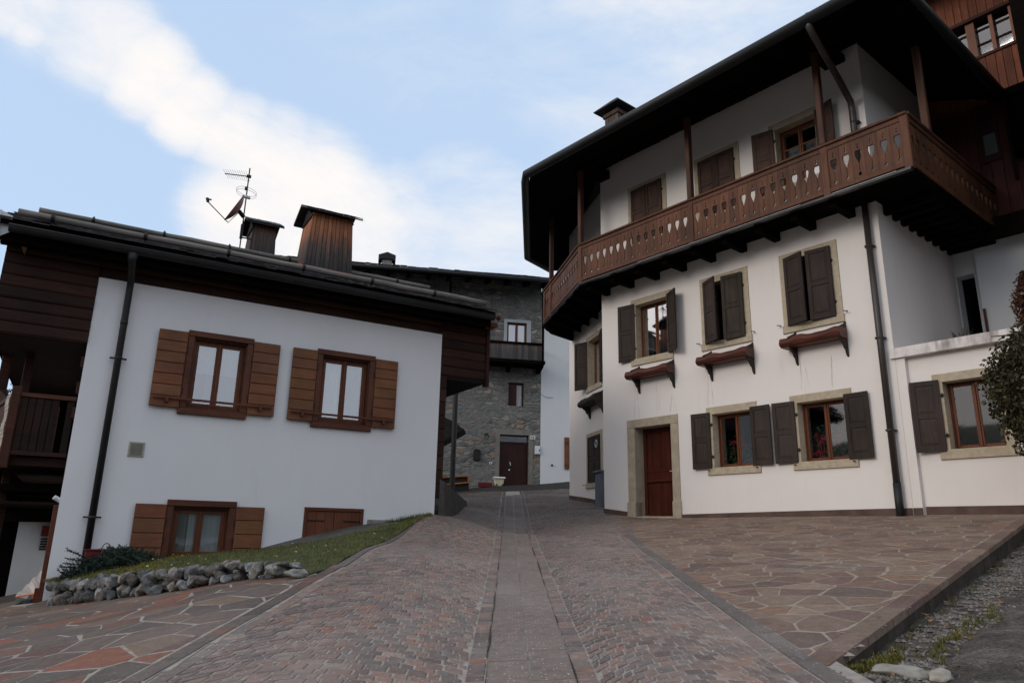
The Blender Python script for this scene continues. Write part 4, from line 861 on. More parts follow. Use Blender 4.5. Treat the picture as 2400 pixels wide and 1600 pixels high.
def rail_panel(F, u0, u1, d, z0, z1, nb, parent):
    mb = MB(); w = (u1 - u0) / nb; T = .028
    for i in range(nb):
        a_, b_ = u0 + w * i, u0 + w * (i + 1); s_ = 1 if b_ > a_ else -1; g_ = .0025 * s_; c = (a_ + b_) / 2; col = tone(.78, 1.25)
        for t0, t1 in zip(TS, TS[1:]):
            e0, e1 = cut(t0 + 1e-6) * s_, cut(t1 - 1e-6) * s_; za, zb = z0 + (z1 - z0) * t0, z0 + (z1 - z0) * t1
            for p0, p1, q0, q1 in ((a_ + g_, a_ + g_, c - e0, c - e1), (c + e0, c + e1, b_ - g_, b_ - g_)):
                for dd in (d, d - T): mb.face([F(p0, dd, za), F(q0, dd, za), F(q1, dd, zb), F(p1, dd, zb)], col)
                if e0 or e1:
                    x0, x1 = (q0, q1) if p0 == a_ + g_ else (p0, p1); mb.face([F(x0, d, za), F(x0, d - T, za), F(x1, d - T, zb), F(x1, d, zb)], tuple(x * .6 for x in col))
    return mb.build('railing', M['balcony'], parent, recalc=False)
UP = [.86, -2.45, -5.40, CR]
for (a_, b_), nb in zip(zip(UP, UP[1:]), (15, 13, 6)): rail_panel(A, a_ - .05, b_ + .05, .86, Z0 + .10, ZR - .08, nb, bal)
rail_panel(Bf, .07, Lb * .78, .0, Z0 + .10, ZR - .08, 12, bal); rail_panel(Bf, Lb * .78 + .08, Lb - .05, .0, Z0 + .10, ZR - .08, 3, bal)
Sb = Fr(A(CR, .85, 0), aA + PI / 2, 1); rail_panel(Sb, .06, 4.1, 0, Z0 + .10, ZR - .08, 17, bal)
mb = MB()
for F, a_, b_, dd in ((A, .90, CR - .03, .85), (Bf, .0, Lb, 0), (Sb, .0, 4.15, 0)):
    mb.rbox(F, a_, b_, dd - .09, dd + .06, ZR - .01, ZR + .045, .012, tone(.7, .9)); mb.rbox(F, a_, b_, dd - .05, dd + .025, ZR - .10, ZR - .012, .008, tone(.8, 1.0)); mb.rbox(F, a_, b_, dd - .05, dd + .025, Z0 + .03, Z0 + .115, .01, tone(.8, 1.1))
mb.build('handrail', M['balcony'], bal)
mb = MB(); mb.box(A, .9, CR, .80, .90, 7.405, 7.45); mb.box(Bf, 0, Lb, -.03, .03, 7.405, 7.45); mb.build('drip_edge', simple('zinc_edge', (.02, .02, .022), (.05, .05, .052), 4, rough=.35, bmp=.02, metal=.3), bal)
mb = MB(); mb.tube([A(-1.0, .915, 7.44), A(-4.9, .915, 7.44)], .004, 6); mb.tube([A(-5.5, .915, 7.44), A(-6.6, .915, 7.44)], .005, 6); mb.build('cable', M['white_metal'], bal)
for F, u, dd, zt in ((A, .86, .85, 10.55), (A, -2.45, .85, 10.40), (A, -5.40, .85, 10.40), (Bf, Lb * .78 + .04, .0, 10.45), (Sb, .95, .0, 10.2)):
    mb = MB(); mb.rbox(F, u - .055, u + .055, dd - .07, dd + .045, ZR + .045, zt, .012, tone(.85, 1.1)); mb.build('post', M['post'], bal)
for F, u, dd in ((A, .86, .85), (A, -2.45, .85), (A, -5.40, .85), (A, CR + .03, .85), (Bf, Lb * .78 + .04, .0), (Bf, Lb - .03, 0)):
    mb = MB(); mb.rbox(F, u - .065, u + .065, dd - .06, dd + .035, Z0 - .02, ZR - .012, .01, tone(.85, 1.1)); mb.build('newel', M['balcony'], bal)
# flower boxes
def flower_box(F, u0, u1, zt, label, m):
    r = thing('flower_box', label, 'flower box', F((u0 + u1) / 2, .15, zt - .3), 'half-log flower boxes under the upper windows')
    mb = MB(); a, b = min(u0, u1), max(u0, u1); n_ = 22; prof = []
    for i in range(n_ + 1):
        u = a - .02 + (b - a + .06) * i / n_; t = i / n_; hh = zt - .05 + .016 * math.sin(t * PI * 3.4 + .6) + .008 * math.sin(t * 21); bulge = .010 * math.sin(t * 7)
        rg = [F(u, .035, hh - .0), F(u, .27 + bulge, hh), F(u, .30 + bulge, hh - .03), F(u, .325 + bulge, hh - .10), F(u, .31 + bulge, zt - .20), F(u, .26, zt - .235), F(u, .035, zt - .235)]; prof.append(rg)
    for p, q in zip(prof, prof[1:]):
        for j in range(len(p)): mb.face([p[j], p[(j + 1) % len(p)], q[(j + 1) % len(p)], q[j]], (1, 1, 1))
    mb.face(prof[0]); mb.face(prof[-1]); mb.build('trough', m, r)
    for u in (a - .03 + .03, b - .15):
        mb = MB(); pr = [(.0, zt + .10), (.05, zt + .06), (.30, zt - .05), (.30, zt - .23), (.24, zt - .26), (.22, zt - .30), (.16, zt - .33), (.13, zt - .40), (.08, zt - .43), (.05, zt - .52), (.0, zt - .56)]
        mb.prism([F(u, d_, z_) for d_, z_ in pr], [F(u + .03, d_, z_) for d_, z_ in pr]); mb.build('bracket', M['shutter'], r)
flower_box(A, -.06, -1.20, 5.24, 'red log flower box under the open upper window, above the stone portal', M['log_trough'])
flower_box(A, -2.04, -3.18, 5.24, 'red log flower box between two others under the middle upper window', M['log_trough'])
flower_box(A, -3.96, -5.08, 5.26, 'red log flower box nearest the brown downpipe', M['log_trough'])
flower_box(Cf, .95, -.2, 5.16, 'blackish flower box on the receding left wall of the balcony house', M['shutter'])
# geraniums behind the lower windows
def geranium(u, lab, n_f, seed):
    rr = random.Random(seed); r = thing('geranium', lab, 'potted plant', A(u, -.45, 2.9), 'geraniums behind the ground floor windows')
    mb = MB()
    for _ in range(420):
        x, y, z = rr.gauss(0, .16), rr.gauss(0, .05), abs(rr.gauss(.22, .16)); c = A(u + x, -.42 + y, 2.95 + z); s_ = rr.uniform(.012, .03); n1 = Vector((rr.gauss(0, 1), rr.gauss(0, 1), rr.gauss(0, 1))).normalized(); n2 = n1.orthogonal().normalized(); n3 = n1.cross(n2)
        mb.face([c + n2 * s_, c + n3 * s_, c - n2 * s_, c - n3 * s_])
    mb.build('leaves', M['leafg'], r, recalc=False)
    mb = MB()
    for _ in range(n_f):
        cx, cz = rr.uniform(-.2, .2), rr.uniform(.12, .62); c0 = A(u + cx, -.36, 2.95 + cz)
        for _ in range(34):
            c = c0 + Vector((rr.gauss(0, .022), rr.gauss(0, .022), rr.gauss(0, .02))); s_ = rr.uniform(.008, .016); n1 = Vector((rr.gauss(0, 1), rr.gauss(0, 1), rr.gauss(0, 1))).normalized(); n2 = n1.orthogonal().normalized(); n3 = n1.cross(n2)
            mb.face([c + n2 * s_, c + n3 * s_, c - n2 * s_, c - n3 * s_])
        mb.tube([c0, A(u + cx * .6, -.40, 3.0)], .004, 4)
    mb.build('blossoms', M['geranium'], r, recalc=False)
    mb = MB(); ringp = lambda rad, z: [A(u + rad * math.cos(k * PI / 6), -.45 + rad * .7 * math.sin(k * PI / 6), z) for k in range(12)]
    mb.prism(ringp(.07, 2.88), ringp(.10, 3.02)); mb.build('pot', simple('clay_pot', (.18, .07, .04), (.24, .10, .06), 6), r)
geranium(-2.36, 'red geranium in the left half of the window nearer the door', 3, 1); geranium(-2.80, 'red geranium in the right half of the window nearer the door', 3, 2)
geranium(-4.22, 'tall red geranium in the left half of the window nearer the downpipe', 6, 3); geranium(-4.68, 'red geranium in the right half of the window nearer the downpipe', 3, 4)

# ================================================================== TERRACE WING
TW = thing('terrace_wing', 'low white annex right of the downpipe, with a stained terrace slab on top', 'annex', tuple(A(-7, -1, 1.9)))
mb = MB(); mb.box(A, -6.0, -5.853, -.4, -.002, 1.5, 4.53); wop = [(-7.42, -6.35, 2.79, 4.18)]
wall_open(mb, A, -11.5, -6.0, 1.5, 4.53, wop, -.09, .26); mb.face([A(-11.5, -.09, 1.5), A(-11.5, -6, 1.5), A(-11.5, -6, 4.53), A(-11.5, -.09, 4.53)]); mb.build('wall', M['plaster'], TW)
mb = MB(); mb.box(A, -11.6, -5.79, -3.6, .05, 4.53, 4.70); mb.build('terrace_slab', M['slabs'], TW)
W_ = Fr(A(0, -.09, 0), aA, -1); mb = MB(); interior(mb, W_, -7.42, -6.35, 2.79, 4.18, -.262, -1.2); mb.build('room', M['interior'], TW)
w, (a, b, c, e) = stone_window(TW, W_, -6.35, -7.42, 2.79, 4.18, jamb=.15, lint=.14, sill=.16)
sash_frame(w, W_, a, b, c, e, -.19, M['frame']); pane(w, W_, a, b, c, e, -.215, M['glass_dark'])
panel_shutter(w, W_, b + .045, .05, -1, 172, .43, c - .03, e + .04, M['shutter']); mbh = Sep(); hinges(mbh, W_, b + .02, (c + .22, e - .22), 1); mbh.build('hinges', M['iron'], w)
plinth(TW, W_, -11.4, -6.02, .018, .13, .13); plinth(TW, A, -6.0, -5.86, .016, .12, .12)

# ================================================================== BACK HOUSE (white below, red timber above)
BH = thing('timber_house', 'red-brown timber clad house behind the balcony house, white at terrace level', 'house', tuple(A(-8, -3.4, 4.7)))
K = Fr(A(0, -3.4, 0), aA, -1)
mb = MB(); wall_open(mb, K, -13, -5.83, 4.6, 8.2, [(-6.20, -5.87, 4.6, 6.84)], 0, .3); mb.face([K(-6.30, .16, 4.6), K(-13, .16, 4.6), K(-13, .16, 7.5), K(-6.30, .16, 7.5)]); mb.face([K(-6.30, .16, 4.6), K(-6.30, 0, 4.6), K(-6.30, 0, 7.5), K(-6.30, .16, 7.5)]); mb.build('wall', M['plaster_old'], BH)
mb = MB(); interior(mb, K, -6.2, -5.87, 4.6, 6.84, -.3, -1.5); mb.build('doorway', M['interior'], BH)
mb = MB(); mb.box(K, -13, -6.4, .17, .55, 7.38, 7.68); mb.box(K, -13, -6.62, .45, .58, 7.25, 7.38); mb.build('beam', M['darkwood'], BH)
K2 = Fr(A(0, -3.0, 0), aA, -1)
mb = MB(); u = -5.9
wz = (11.25, 12.22)
while u > -13:
    w_ = random.uniform(.13, .19); c = tone(.7, 1.35)
    for z0, z1 in ((10.35, wz[0]), (wz[1], 15.0)) if u < -6.45 else ((10.35, 15.0),): mb.rbox(K2, u - w_ + .005, u, 0, .03, z0, z1, .006, c)
    u -= w_
mb.box(K2, -13, -5.9, -.5, -.02, 10.3, wz[0]); mb.box(K2, -13, -5.9, -.5, -.02, wz[1], 15); mb.box(K2, -6.45, -5.9, -.5, -.021, wz[0], wz[1])
mb.build('cladding', M['redwood'], BH)
mb = MB(); u = -5.9
while u > -13:
    w_ = random.uniform(.16, .24); c = tone(.75, 1.25); mb.rbox(K2, u - w_ + .004, u, -.22, -.20, 7.68, 10.3, .005, c); u -= w_
mb.box(K2, -13, -5.9, -.5, -.23, 7.68, 10.3); mb.build('lower_cladding', M['redpaint'], BH)
mb = MB(); mb.box(K2, -13, -6.46, -.30, -.26, wz[0], wz[1], (.1, .1, .1)); mb.build('room', M['interior'], BH)
mb = MB(); mb.box(K2, -13, -6.47, -.25, .05, wz[1] - .05, wz[1] + .02, (.25, .2, .2)); mb.box(K2, -13, -6.47, -.25, .06, wz[0] - .03, wz[0] + .03, (.25, .2, .2))
w2 = mb.build('window_band', M['redwood'], BH)
mb = MB(); x = -6.52
for k in range(9):
    mb.box(K2, x - .035 - (.09 if k % 2 else 0), x + .035, -.12, -.02, wz[0] + .03, wz[1] - .05, tone(1.2, 1.6)); x -= .43 if k % 2 else .36
mb.build('mullion', M['frame'], w2)
mb = MB(); mb.face([K2(-13, -.14, wz[0] + .03), K2(-6.48, -.14, wz[0] + .03), K2(-6.48, -.14, wz[1] - .05), K2(-13, -.14, wz[1] - .05)]); mb.build('pane', M['glass_dark'], w2)
mb = MB(); [mb.box(K2, -13, -6.48, -.135, -.115, z, z + .035, (.3, .25, .25)) for z in (wz[0] + .36, wz[0] + .70)]; mb.build('glazing_bar', M['shutter_br'], w2)
drape(w2, K2, -6.5, -10, wz[0] + .03, wz[0] + .32, -.2, simple('grey_net', (.16, .16, .17), (.24, .24, .25), 5, bmp=.1), .02, 90)
mb = MB(); mb.box(K2, -13, -7.30, -.2, .12, 8.9, 10.12, (.2, .2, .2)); mb.box(K2, -13, -7.24, .1, .2, 10.1, 10.24, (.3, .3, .3)); mb.box(K2, -7.36, -7.30, .12, .16, 8.3, 10.1, (1.4, 1.2, 1)); mb.build('loggia', M['darkwood'], BH)
mb = MB(); mb.box(K2, -7.08, -6.74, -.20, -.17, 9.0, 10.0, (.5, .5, .5)); ww = mb.build('window', M['redpaint'], BH)
mb = MB(); mb.face([K2(-6.80, -.165, 9.15), K2(-7.02, -.165, 9.15), K2(-7.02, -.165, 9.6), K2(-6.80, -.165, 9.6)]); mb.build('pane', simple('dim_pane', (.07, .08, .08), (.10, .11, .11), 3, bmp=0, rough=.2), ww)
mb = MB(); mb.box(A, -13, -8.0, -3.2, -1.5, 9.6, 15.5); mb.box(A, -13, -8.8, -3.2, -.3, 4.72, 9.6); mb.build('gable_and_sky_block', M['darkwood'], BH)  # lower block is out of view, added to keep side sky light off the terrace
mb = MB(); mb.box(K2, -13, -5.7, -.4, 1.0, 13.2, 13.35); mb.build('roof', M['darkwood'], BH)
mb = MB(); mb.tube([K(-6.34, .2, 4.7), K(-6.34, .2, 6.0)], .025, 8); single(mb, 'pole', M['log_trough'], 'dark red pole leaning against the white wall beside the terrace doorway', 'pole')
mb = MB(); blob(mb, K(-6.25, 1.6, 4.86), (.42, .42, .2), 5, .3, 3); single(mb, 'covered_heap', simple('white_cover', (.40, .39, .38), (.52, .50, .49), 5, bmp=.3), 'heap under a pale cover on the terrace behind the stained slab edge', 'heap', smooth=True)
mb = MB()
for _ in range(60):
    a_ = random.random() * 6.28; p = K(-6.3, 1.5, 4.85); mb.tube([p, p + Vector((math.cos(a_) * random.uniform(.02, .22), math.sin(a_) * .2, random.uniform(.25, .5)))], .004, 3)
single(mb, 'bare_twigs', M['bark'], 'bare twigs sticking up beside the pale covered heap on the terrace', 'shrub', recalc=False)
def leaf_cloud(mb, c, r, n, s0, s1, seed, hang=.3, shell=.5, squeeze=None):
    rr = random.Random(seed)
    for _ in range(n):
        v = Vector((rr.gauss(0, 1), rr.gauss(0, 1), rr.gauss(0, 1))).normalized() * (rr.random() ** shell)
        lump = 1 + .22 * mno.noise(v * 2.6 + Vector((seed, 0, 0))); p = Vector((c[0] + v.x * r[0] * lump, c[1] + v.y * r[1] * lump, c[2] + v.z * r[2] * lump))
        if mno.noise(p * 4.0) > .45: continue
        s_ = rr.uniform(s0, s1); n1 = Vector((rr.gauss(0, 1), rr.gauss(0, 1), rr.gauss(0, .6) - hang)).normalized(); n2 = n1.orthogonal().normalized()
        a_ = rr.random() * 6.28; n2 = (n2 * math.cos(a_) + n1.cross(n2) * math.sin(a_)); k = rr.choice((.5, .8, 1, 1.3, 1.9))
        t = (k, k * rr.uniform(.9, 1.1), k * rr.uniform(.7, 1.1))
        mb.face([p, p + n1 * s_ * .5 + n2 * s_ * .32, p + n1 * s_, p + n1 * s_ * .5 - n2 * s_ * .32], t)
tc_ = A(-8.40, 1.2, 0)
TR = thing('small_tree', 'dark bushy tree with brown-green drooping leaves in front of the annex window', 'tree', (tc_.x, tc_.y, H(tc_.x, tc_.y) - .1))
mb = MB(); b0 = A(-8.35, 1.2, H(tc_.x, tc_.y) - .3); mb.tube([b0, A(-8.3, 1.2, 2.9), A(-8.38, 1.15, 3.6), A(-8.3, 1.2, 4.2)], [.07, .06, .045, .02], 10)
for k in range(14):
    a_ = k * 2.4; z_ = 2.9 + k * .09; mb.tube([A(-8.35, 1.2, z_), A(-8.35 + .4 * math.cos(a_), 1.2 + .4 * math.sin(a_), z_ + .25), A(-8.35 + .75 * math.cos(a_), 1.2 + .7 * math.sin(a_), z_ + .3)], [.03, .018, .006], 6)
mb.build('trunk', M['bark'], TR)
mb = MB(); leaf_cloud(mb, A(-8.40, 1.2, 3.56), (.86, .88, .78), 26000, .035, .085, 3, .8, .42); leaf_cloud(mb, A(-8.15, 1.3, 3.0), (.5, .5, .42), 3500, .035, .08, 9, .9, .5); leaf_cloud(mb, A(-8.3, 1.2, 4.05), (.55, .5, .40), 3500, .035, .08, 13, .8, .5)
mb.build('crown', M['treeleaf'], TR, recalc=False)
mb = MB(); leaf_cloud(mb, K(-7.38, .75, 5.70), (.40, .4, .80), 9000, .04, .08, 23, .5, .4); single(mb, 'dry_hedge', M['dryleaf'], 'shaggy brown dry hedge on the terrace at the right edge', 'hedge', recalc=False)

# ================================================================== LEFT HOUSE
LF = thing('chalet', 'white house on the left with brown plank shutters, dark log upper storey and slate roof', 'house', tuple(B(-3, 0, .4)))
BW = [(-4.53, -3.68, 3.40, 4.60), (-2.36, -1.47, 3.38, 4.60), (-4.50, -3.66, 1.05, 1.84), (-2.44, -1.38, .9, 1.90)]
mb = MB(); wall_open(mb, B, -6.05, 0, .0, 5.36, BW, 0, .16)
mb.face([B(0, 0, 0), B(0, -8, 0), B(0, -8, 5.36), B(0, 0, 5.36)]); mb.face([B(-6.05, 0, 0), B(-6.05, -8, 0), B(-6.05, -8, 5.36), B(-6.05, 0, 5.36)])
mb.face([B(-6.05, 0, 5.36), B(0, 0, 5.36), B(0, -.1, 5.36), B(-6.05, -.1, 5.36)]); mb.build('wall', M['plaster_cool'], LF)
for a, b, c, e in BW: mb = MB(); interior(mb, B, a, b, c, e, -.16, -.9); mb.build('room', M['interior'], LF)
BLb = ['upper window nearer the downpipe with open plank shutters and blinds half down', 'upper window farther right with open plank shutters', 'low window at grass level with open plank shutters']
for i, (a, b, c, e) in enumerate(BW[:3]):
    mb = MB(); k = .10
    if i < 2: mb.rbox(B, a - k, b + k, .0, .065, c - .10, c, .008, tone(.95, 1.1)); mb.rbox(B, a - k - .02, a, .0, .07, c - .10, c - .02, .006)
    mb.rbox(B, a - k, a, .001, .06, c, e, .008, tone(.9, 1.1)); mb.rbox(B, b, b + k, .001, .06, c, e, .008, tone(.9, 1.1)); mb.rbox(B, a - k, b + k, .001, .066, e, e + .10, .008, tone(.95, 1.1))
    for q0, q1 in ((a + .001, a + .02), (b - .02, b - .001)): mb.box(B, q0, q1, -.16, .0, c, e, (.8, .8, .8))
    mb.box(B, a + .02, b - .02, -.16, .0, e - .03, e - .001, (.6, .6, .6)); mb.box(B, a + .02, b - .02, -.16, .0, c + .001, c + .02, (.8, .8, .8))
    w = mb.build('window', M['fr_left'], LF); w['label'] = BLb[i]
    sash_frame(w, B, a + .02, b - .02, c + .02, e - .03, -.07, M['sash'], stile=.05, outer=.03); pane(w, B, a + .02, b - .02, c + .02, e - .03, -.1, M['glass'])
    cc = (a + b) / 2
    if i == 0:
        drape(w, B, a + .06, cc - .02, c + .62, e - .05, -.15, M['curtain'], .004, name='blind'); drape(w, B, cc + .02, b - .06, c + .62, e - .05, -.15, M['curtain'], .004, name='blind'); drape(w, B, cc - .16, b - .05, c + .02, c + .66, -.18, M['curtain_dim'], .012)
    elif i == 1: drape(w, B, a + .05, cc, c + .02, e - .05, -.16, M['curtain'], .008); drape(w, B, cc, b - .05, c + .02, e - .05, -.17, M['curtain'], .008)
    else: drape(w, B, cc - .16, b - .05, c + .02, e - .05, -.16, M['curtain'], .008); drape(w, B, a + .05, cc - .16, c + .02, e - .05, -.2, M['curtain_dim'], .01)
    for u0, u1 in ((a - k - .445, a - k - .005), (b + k + .005, b + k + .445)):
        zb, zt = (c - .02, e + .055) if i < 2 else (.98, 1.865); n_ = 7 if i < 2 else 4; h = (zt - zb) / n_; mb = MB(); col = tone(.92, 1.08)
        for j in range(n_): mb.rbox(B, u0, u1, .045, .085, zb + h * j + .004, zb + h * (j + 1) - .003, .009, tuple(x * random.uniform(.93, 1.07) for x in col))
        mb.box(B, u0 + .006, u1 - .006, .040, .07, zb + .004, zt - .004, (.35, .35, .35)); mb.build('shutter', M['sh_left'], w)
    mb = MB(); zr = c + .125 if i < 2 else c + .0
    mb.rbox(B, a - k - .40, b + k + .40, .115, .14, zr - .018, zr + .018, .005)
    for u in (a - k - .2, b + k + .2): mb.box(B, u - .022, u + .022, .085, .16, zr - .07, zr + .02)
    mb.build('shutter_bar', M['fr_left'], w)
    mb = MB(); [mb.box(B, q - .012, q + .012, .06, .075, z, z + .10) for q in (a - k + .01, b + k - .01) for z in (c + .22, e - .3)]; mb.build('hinges', M['iron'], w)
a, b, c, e = BW[3]; mb = MB()
mb.rbox(B, a + .001, a + .06, -.10, .02, c, e - .06, .006); mb.rbox(B, b - .06, b - .001, -.10, .02, c, e - .06, .006); mb.rbox(B, a + .001, b - .001, -.10, .022, e - .06, e - .001, .006); hw = mb.build('hatch', M['fr_left'], LF); hw['label'] = 'closed two-leaf brown hatch low in the wall above the grass'
for q0, q1 in ((a + .062, (a + b) / 2 - .003), ((a + b) / 2 + .003, b - .062)):
    mb = MB(); n_ = 3; w_ = (q1 - q0) / n_
    for j in range(n_): mb.rbox(B, q0 + w_ * j + .001, q0 + w_ * (j + 1) - .001, -.06, .0, c, e - .062, .004, tone(.9, 1.1))
    mb.build('leaf', M['sash'], hw)
mb = MB()
for z in (1.68, 1.30): mb.tube([B(a + .07, .008, z), B(a + .36, .008, z)], .012, 6); mb.tube([B(b - .07, .008, z), B(b - .36, .008, z)], .012, 6)
mb.build('hinges', M['iron'], hw)
mb = MB(); mb.rbox(B, -5.26, -5.035, .001, .022, 2.57, 2.80, .006)
vt = mb.build('vent', simple('cream_vent', (.34, .33, .27), (.42, .41, .34), 5, bmp=0), LF)
mb = MB(); [mb.box(B, -5.235, -5.06, .02, .026, 2.592 + .0146 * k, 2.5965 + .0146 * k) for k in range(13)]; mb.build('louvre', M['interior'], vt)
mb = MB(); mb.rbox(B, -1.30, -.10, .0, .07, 1.63, 1.72, .015); mb.rbox(B, -.55, -.02, .0, .05, 1.70, 1.79, .015); mb.build('ledge', M['concrete'], LF)
# logs above and beside the plaster
mb = MB()
def logs(F, u0, u1, d, z0, z1, n, mb, t=.12):
    h = (z1 - z0) / n
    for i in range(n):
        za, zb = z0 + h * i, z0 + h * (i + 1); j = random.uniform(-.008, .008); c = tone(.6, 1.4)
        pr = [(d - t, za + .004), (d - .014 + j, za + .004), (d + j, za + .03), (d + j, zb - .03), (d - .014 + j, zb - .004), (d - t, zb - .004)]
        mb.prism([F(u0, a_, z_) for a_, z_ in pr], [F(u1, a_, z_) for a_, z_ in pr], c)
logs(B, -6.048, .0, -.012, 5.365, 5.72, 2, mb)
logs(B, -7.32, -6.055, .03, 4.26, 5.72, 8, mb); logs(B, .005, 1.02, -.0, 4.54, 5.86, 7, mb)
RS = Fr(B(1.02, 0, 0), aB - PI / 2, -1)      # outer side of the jetty
SL = Fr(B(-7.3, 0, 0), aB - PI / 2, 1)
mb.box(B, 0, 1.0, -8, -.03, 4.47, 4.6, (.12, .12, .12)); mb.box(B, .98, 1.02, -8, -.12, 4.6, 5.86, (.7, .7, .7)); mb.box(B, 1.0, 1.075, -.10, .035, 4.42, 5.98, (1.1, 1.1, 1.1))
mb.box(B, -7.32, -7.28, -8, -.1, 4.26, 5.7, (.7, .7, .7)); mb.box(B, -7.32, -6.06, -8, -.1, 4.26, 4.32, (.5, .5, .5))
mb.box(B, .004, .13, -8, -.03, 2.15, 4.54, (.9, .9, .9)); 
for k in range(9): mb.rbox(B, .008, .15, -.03, -.004, 2.15 + .265 * k, 2.15 + .265 * (k + 1) - .008, .01, tone(.6, 1.4))
for z in (4.30, 3.9, 3.5, 3.1): mb.box(B, -6.10, -6.052, -.3, -.05, z, z + .16, tone(.8, 1.4))
mb.build('log_wall', M['logs'], LF)
mb = MB(); mb.face([B(1.02, -8, 5.86), B(-7.3, -8, 5.86), B(-7.3, -8, .0), B(1.02, -8, 0)]); mb.face([B(1.02, -8, 5.8), B(1.02, -3.5, 7.4), B(1.02, 0.1, 5.86)]); mb.face([B(-7.3, -8, 5.8), B(-7.3, -3.5, 7.4), B(-7.3, 0.1, 5.7)]); mb.build('back_wall', M['logs'], LF)
# roof: slates on a 22 degree slope
RD, RZ, SLP = .55, 5.86, .40
def rz(d): return RZ + SLP * (RD - d)
mb = MB(); RU0, RU1 = -7.40, .90
for dA, dB in ((RD, -3.6),):
    mb.hexa([B(RU0, dA, rz(dA) - .10), B(RU1, dA, rz(dA) - .10), B(RU1, dB, rz(dB) - .10), B(RU0, dB, rz(dB) - .10), B(RU0, dA, rz(dA) - .02), B(RU1, dA, rz(dA) - .02), B(RU1, dB, rz(dB) - .02), B(RU0, dB, rz(dB) - .02)])
mb.hexa([B(RU0, -3.6, rz(-3.6) - .10), B(RU1, -3.6, rz(-3.6) - .10), B(RU1, -8.6, 5.7), B(RU0, -8.6, 5.7), B(RU0, -3.6, rz(-3.6) - .02), B(RU1, -3.6, rz(-3.6) - .02), B(RU1, -8.6, 5.78), B(RU0, -8.6, 5.78)])
rb = mb.build('roof', M['darkwood'], LF)
mb = MB(); d = RD + .05; row = 0
while d > -3.6:
    u = RU0 - .03 - random.random() * .15
    while u < RU1:
        w_ = random.uniform(.16, .30); l_ = .34; zt = rz(d) + .012 + random.uniform(0, .02); k = random.uniform(.6, 1.3); j = random.uniform(-.02, .03)
        u1 = min(u + w_ - .008, RU1 + random.uniform(.0, .04)); dd = d + j; zb = rz(dd - l_) + .005
        mb.hexa([B(u, dd, zt - .014), B(u1, dd, zt - .014), B(u1, dd - l_, zb - .014), B(u, dd - l_, zb - .014), B(u, dd, zt + .008), B(u1, dd, zt + .008), B(u1, dd - l_, zb + .004), B(u, dd - l_, zb + .004)], (k, k * .97, k))
        u += w_
    d -= .22; row += 1
mb.build('slates', M['slate'], rb)
mb = MB(); mb.box(B, RU0 + .02, RU1 - .02, .38, .42, 5.56, 5.80); mb.box(B, RU0 + .05, RU1 - .05, .0, .38, 5.70, 5.735); mb.box(B, RU0, RU1, .05, .16, 5.60, 5.70, (1.5, 1.5, 1.5)); mb.build('fascia', M['darkwood'], rb)
mb = MB(); n_ = 10; prof = [(.085 * math.cos(PI + PI * k / n_), .085 * math.sin(PI + PI * k / n_)) for k in range(n_ + 1)]
for p, q in zip(prof, prof[1:]):
    for off in (0, .006): mb.face([B(RU0 + .12, .56 + p[0] * (1 - off * 8), 5.74 + p[1]), B(RU1 - .04, .56 + p[0] * (1 - off * 8), 5.74 + p[1]), B(RU1 - .04, .56 + q[0] * (1 - off * 8), 5.74 + q[1]), B(RU0 + .12, .56 + q[0] * (1 - off * 8), 5.74 + q[1])])
mb.tube([B(RU0 + .12, .65, 5.745), B(RU1 - .04, .65, 5.745)], .010, 6)
for u in (RU0 + .12, RU1 - .04): mb.face([B(u, .56 + a_, 5.74 + z_) for a_, z_ in prof])
mb.build('gutter', M['metal'], rb, smooth=True)
def rail(u0, u1, d, z, r, step, ph):
    mb = MB(); n_ = 18; pts = [B(u0 + (u1 - u0) * i / n_, d + random.uniform(-.008, .008), z + random.uniform(-.006, .006)) for i in range(n_ + 1)]; mb.tube(pts, [r * random.uniform(.93, 1.07) for _ in pts], 10)
    o = mb.build('snow_pole', M['pole'], rb, smooth=True); mb = MB(); u = u0 + ph
    while u < u1: mb.tube([B(u, d, z), B(u + .05, d, z)], r + .012, 10); mb.box(B, u + .01, u + .035, d - .10, d + .0, z - .10, z - .03); mb.box(B, u + .01, u + .04, d - .01, d + .01, z + r, z + r + .035); u += step
    mb.build('clamp', M['iron'], o)
rail(-7.22, .72, .46, 6.02, .052, 1.27, .42); rail(-7.30, 1.0, -3.1, 7.44, .055, 1.30, .9)
mb = MB(); mb.box(B, RU0 - .05, RU0 - .01, .1, .52, 5.62, 5.98); mb.face([B(RU0 - .03, .52, 5.98), B(RU0 + .14, .56, 5.90), B(RU0 + .15, .5, 5.68), B(RU0 + .02, .45, 5.60)]); mb.build('verge_flashing', M['white_metal'], rb)
mb = MB(); pr = [(-7.22, 5.68), (-7.05, 5.68), (-7.06, 5.60), (-7.075, 5.50), (-7.13, 5.60)]; mb.prism([B(u, .05, z) for u, z in pr], [B(u, .13, z) for u, z in pr]); mb.build('carved_bracket', M['tanwood'], rb)
mb = MB(); mb.box(B, .88, 1.10, .0, .3, 5.62, 5.70); mb.tube([B(1.0, .42, 5.80), B(1.08, .42, 5.76)], .05, 8); mb.build('bracket', M['fr_left'], rb)
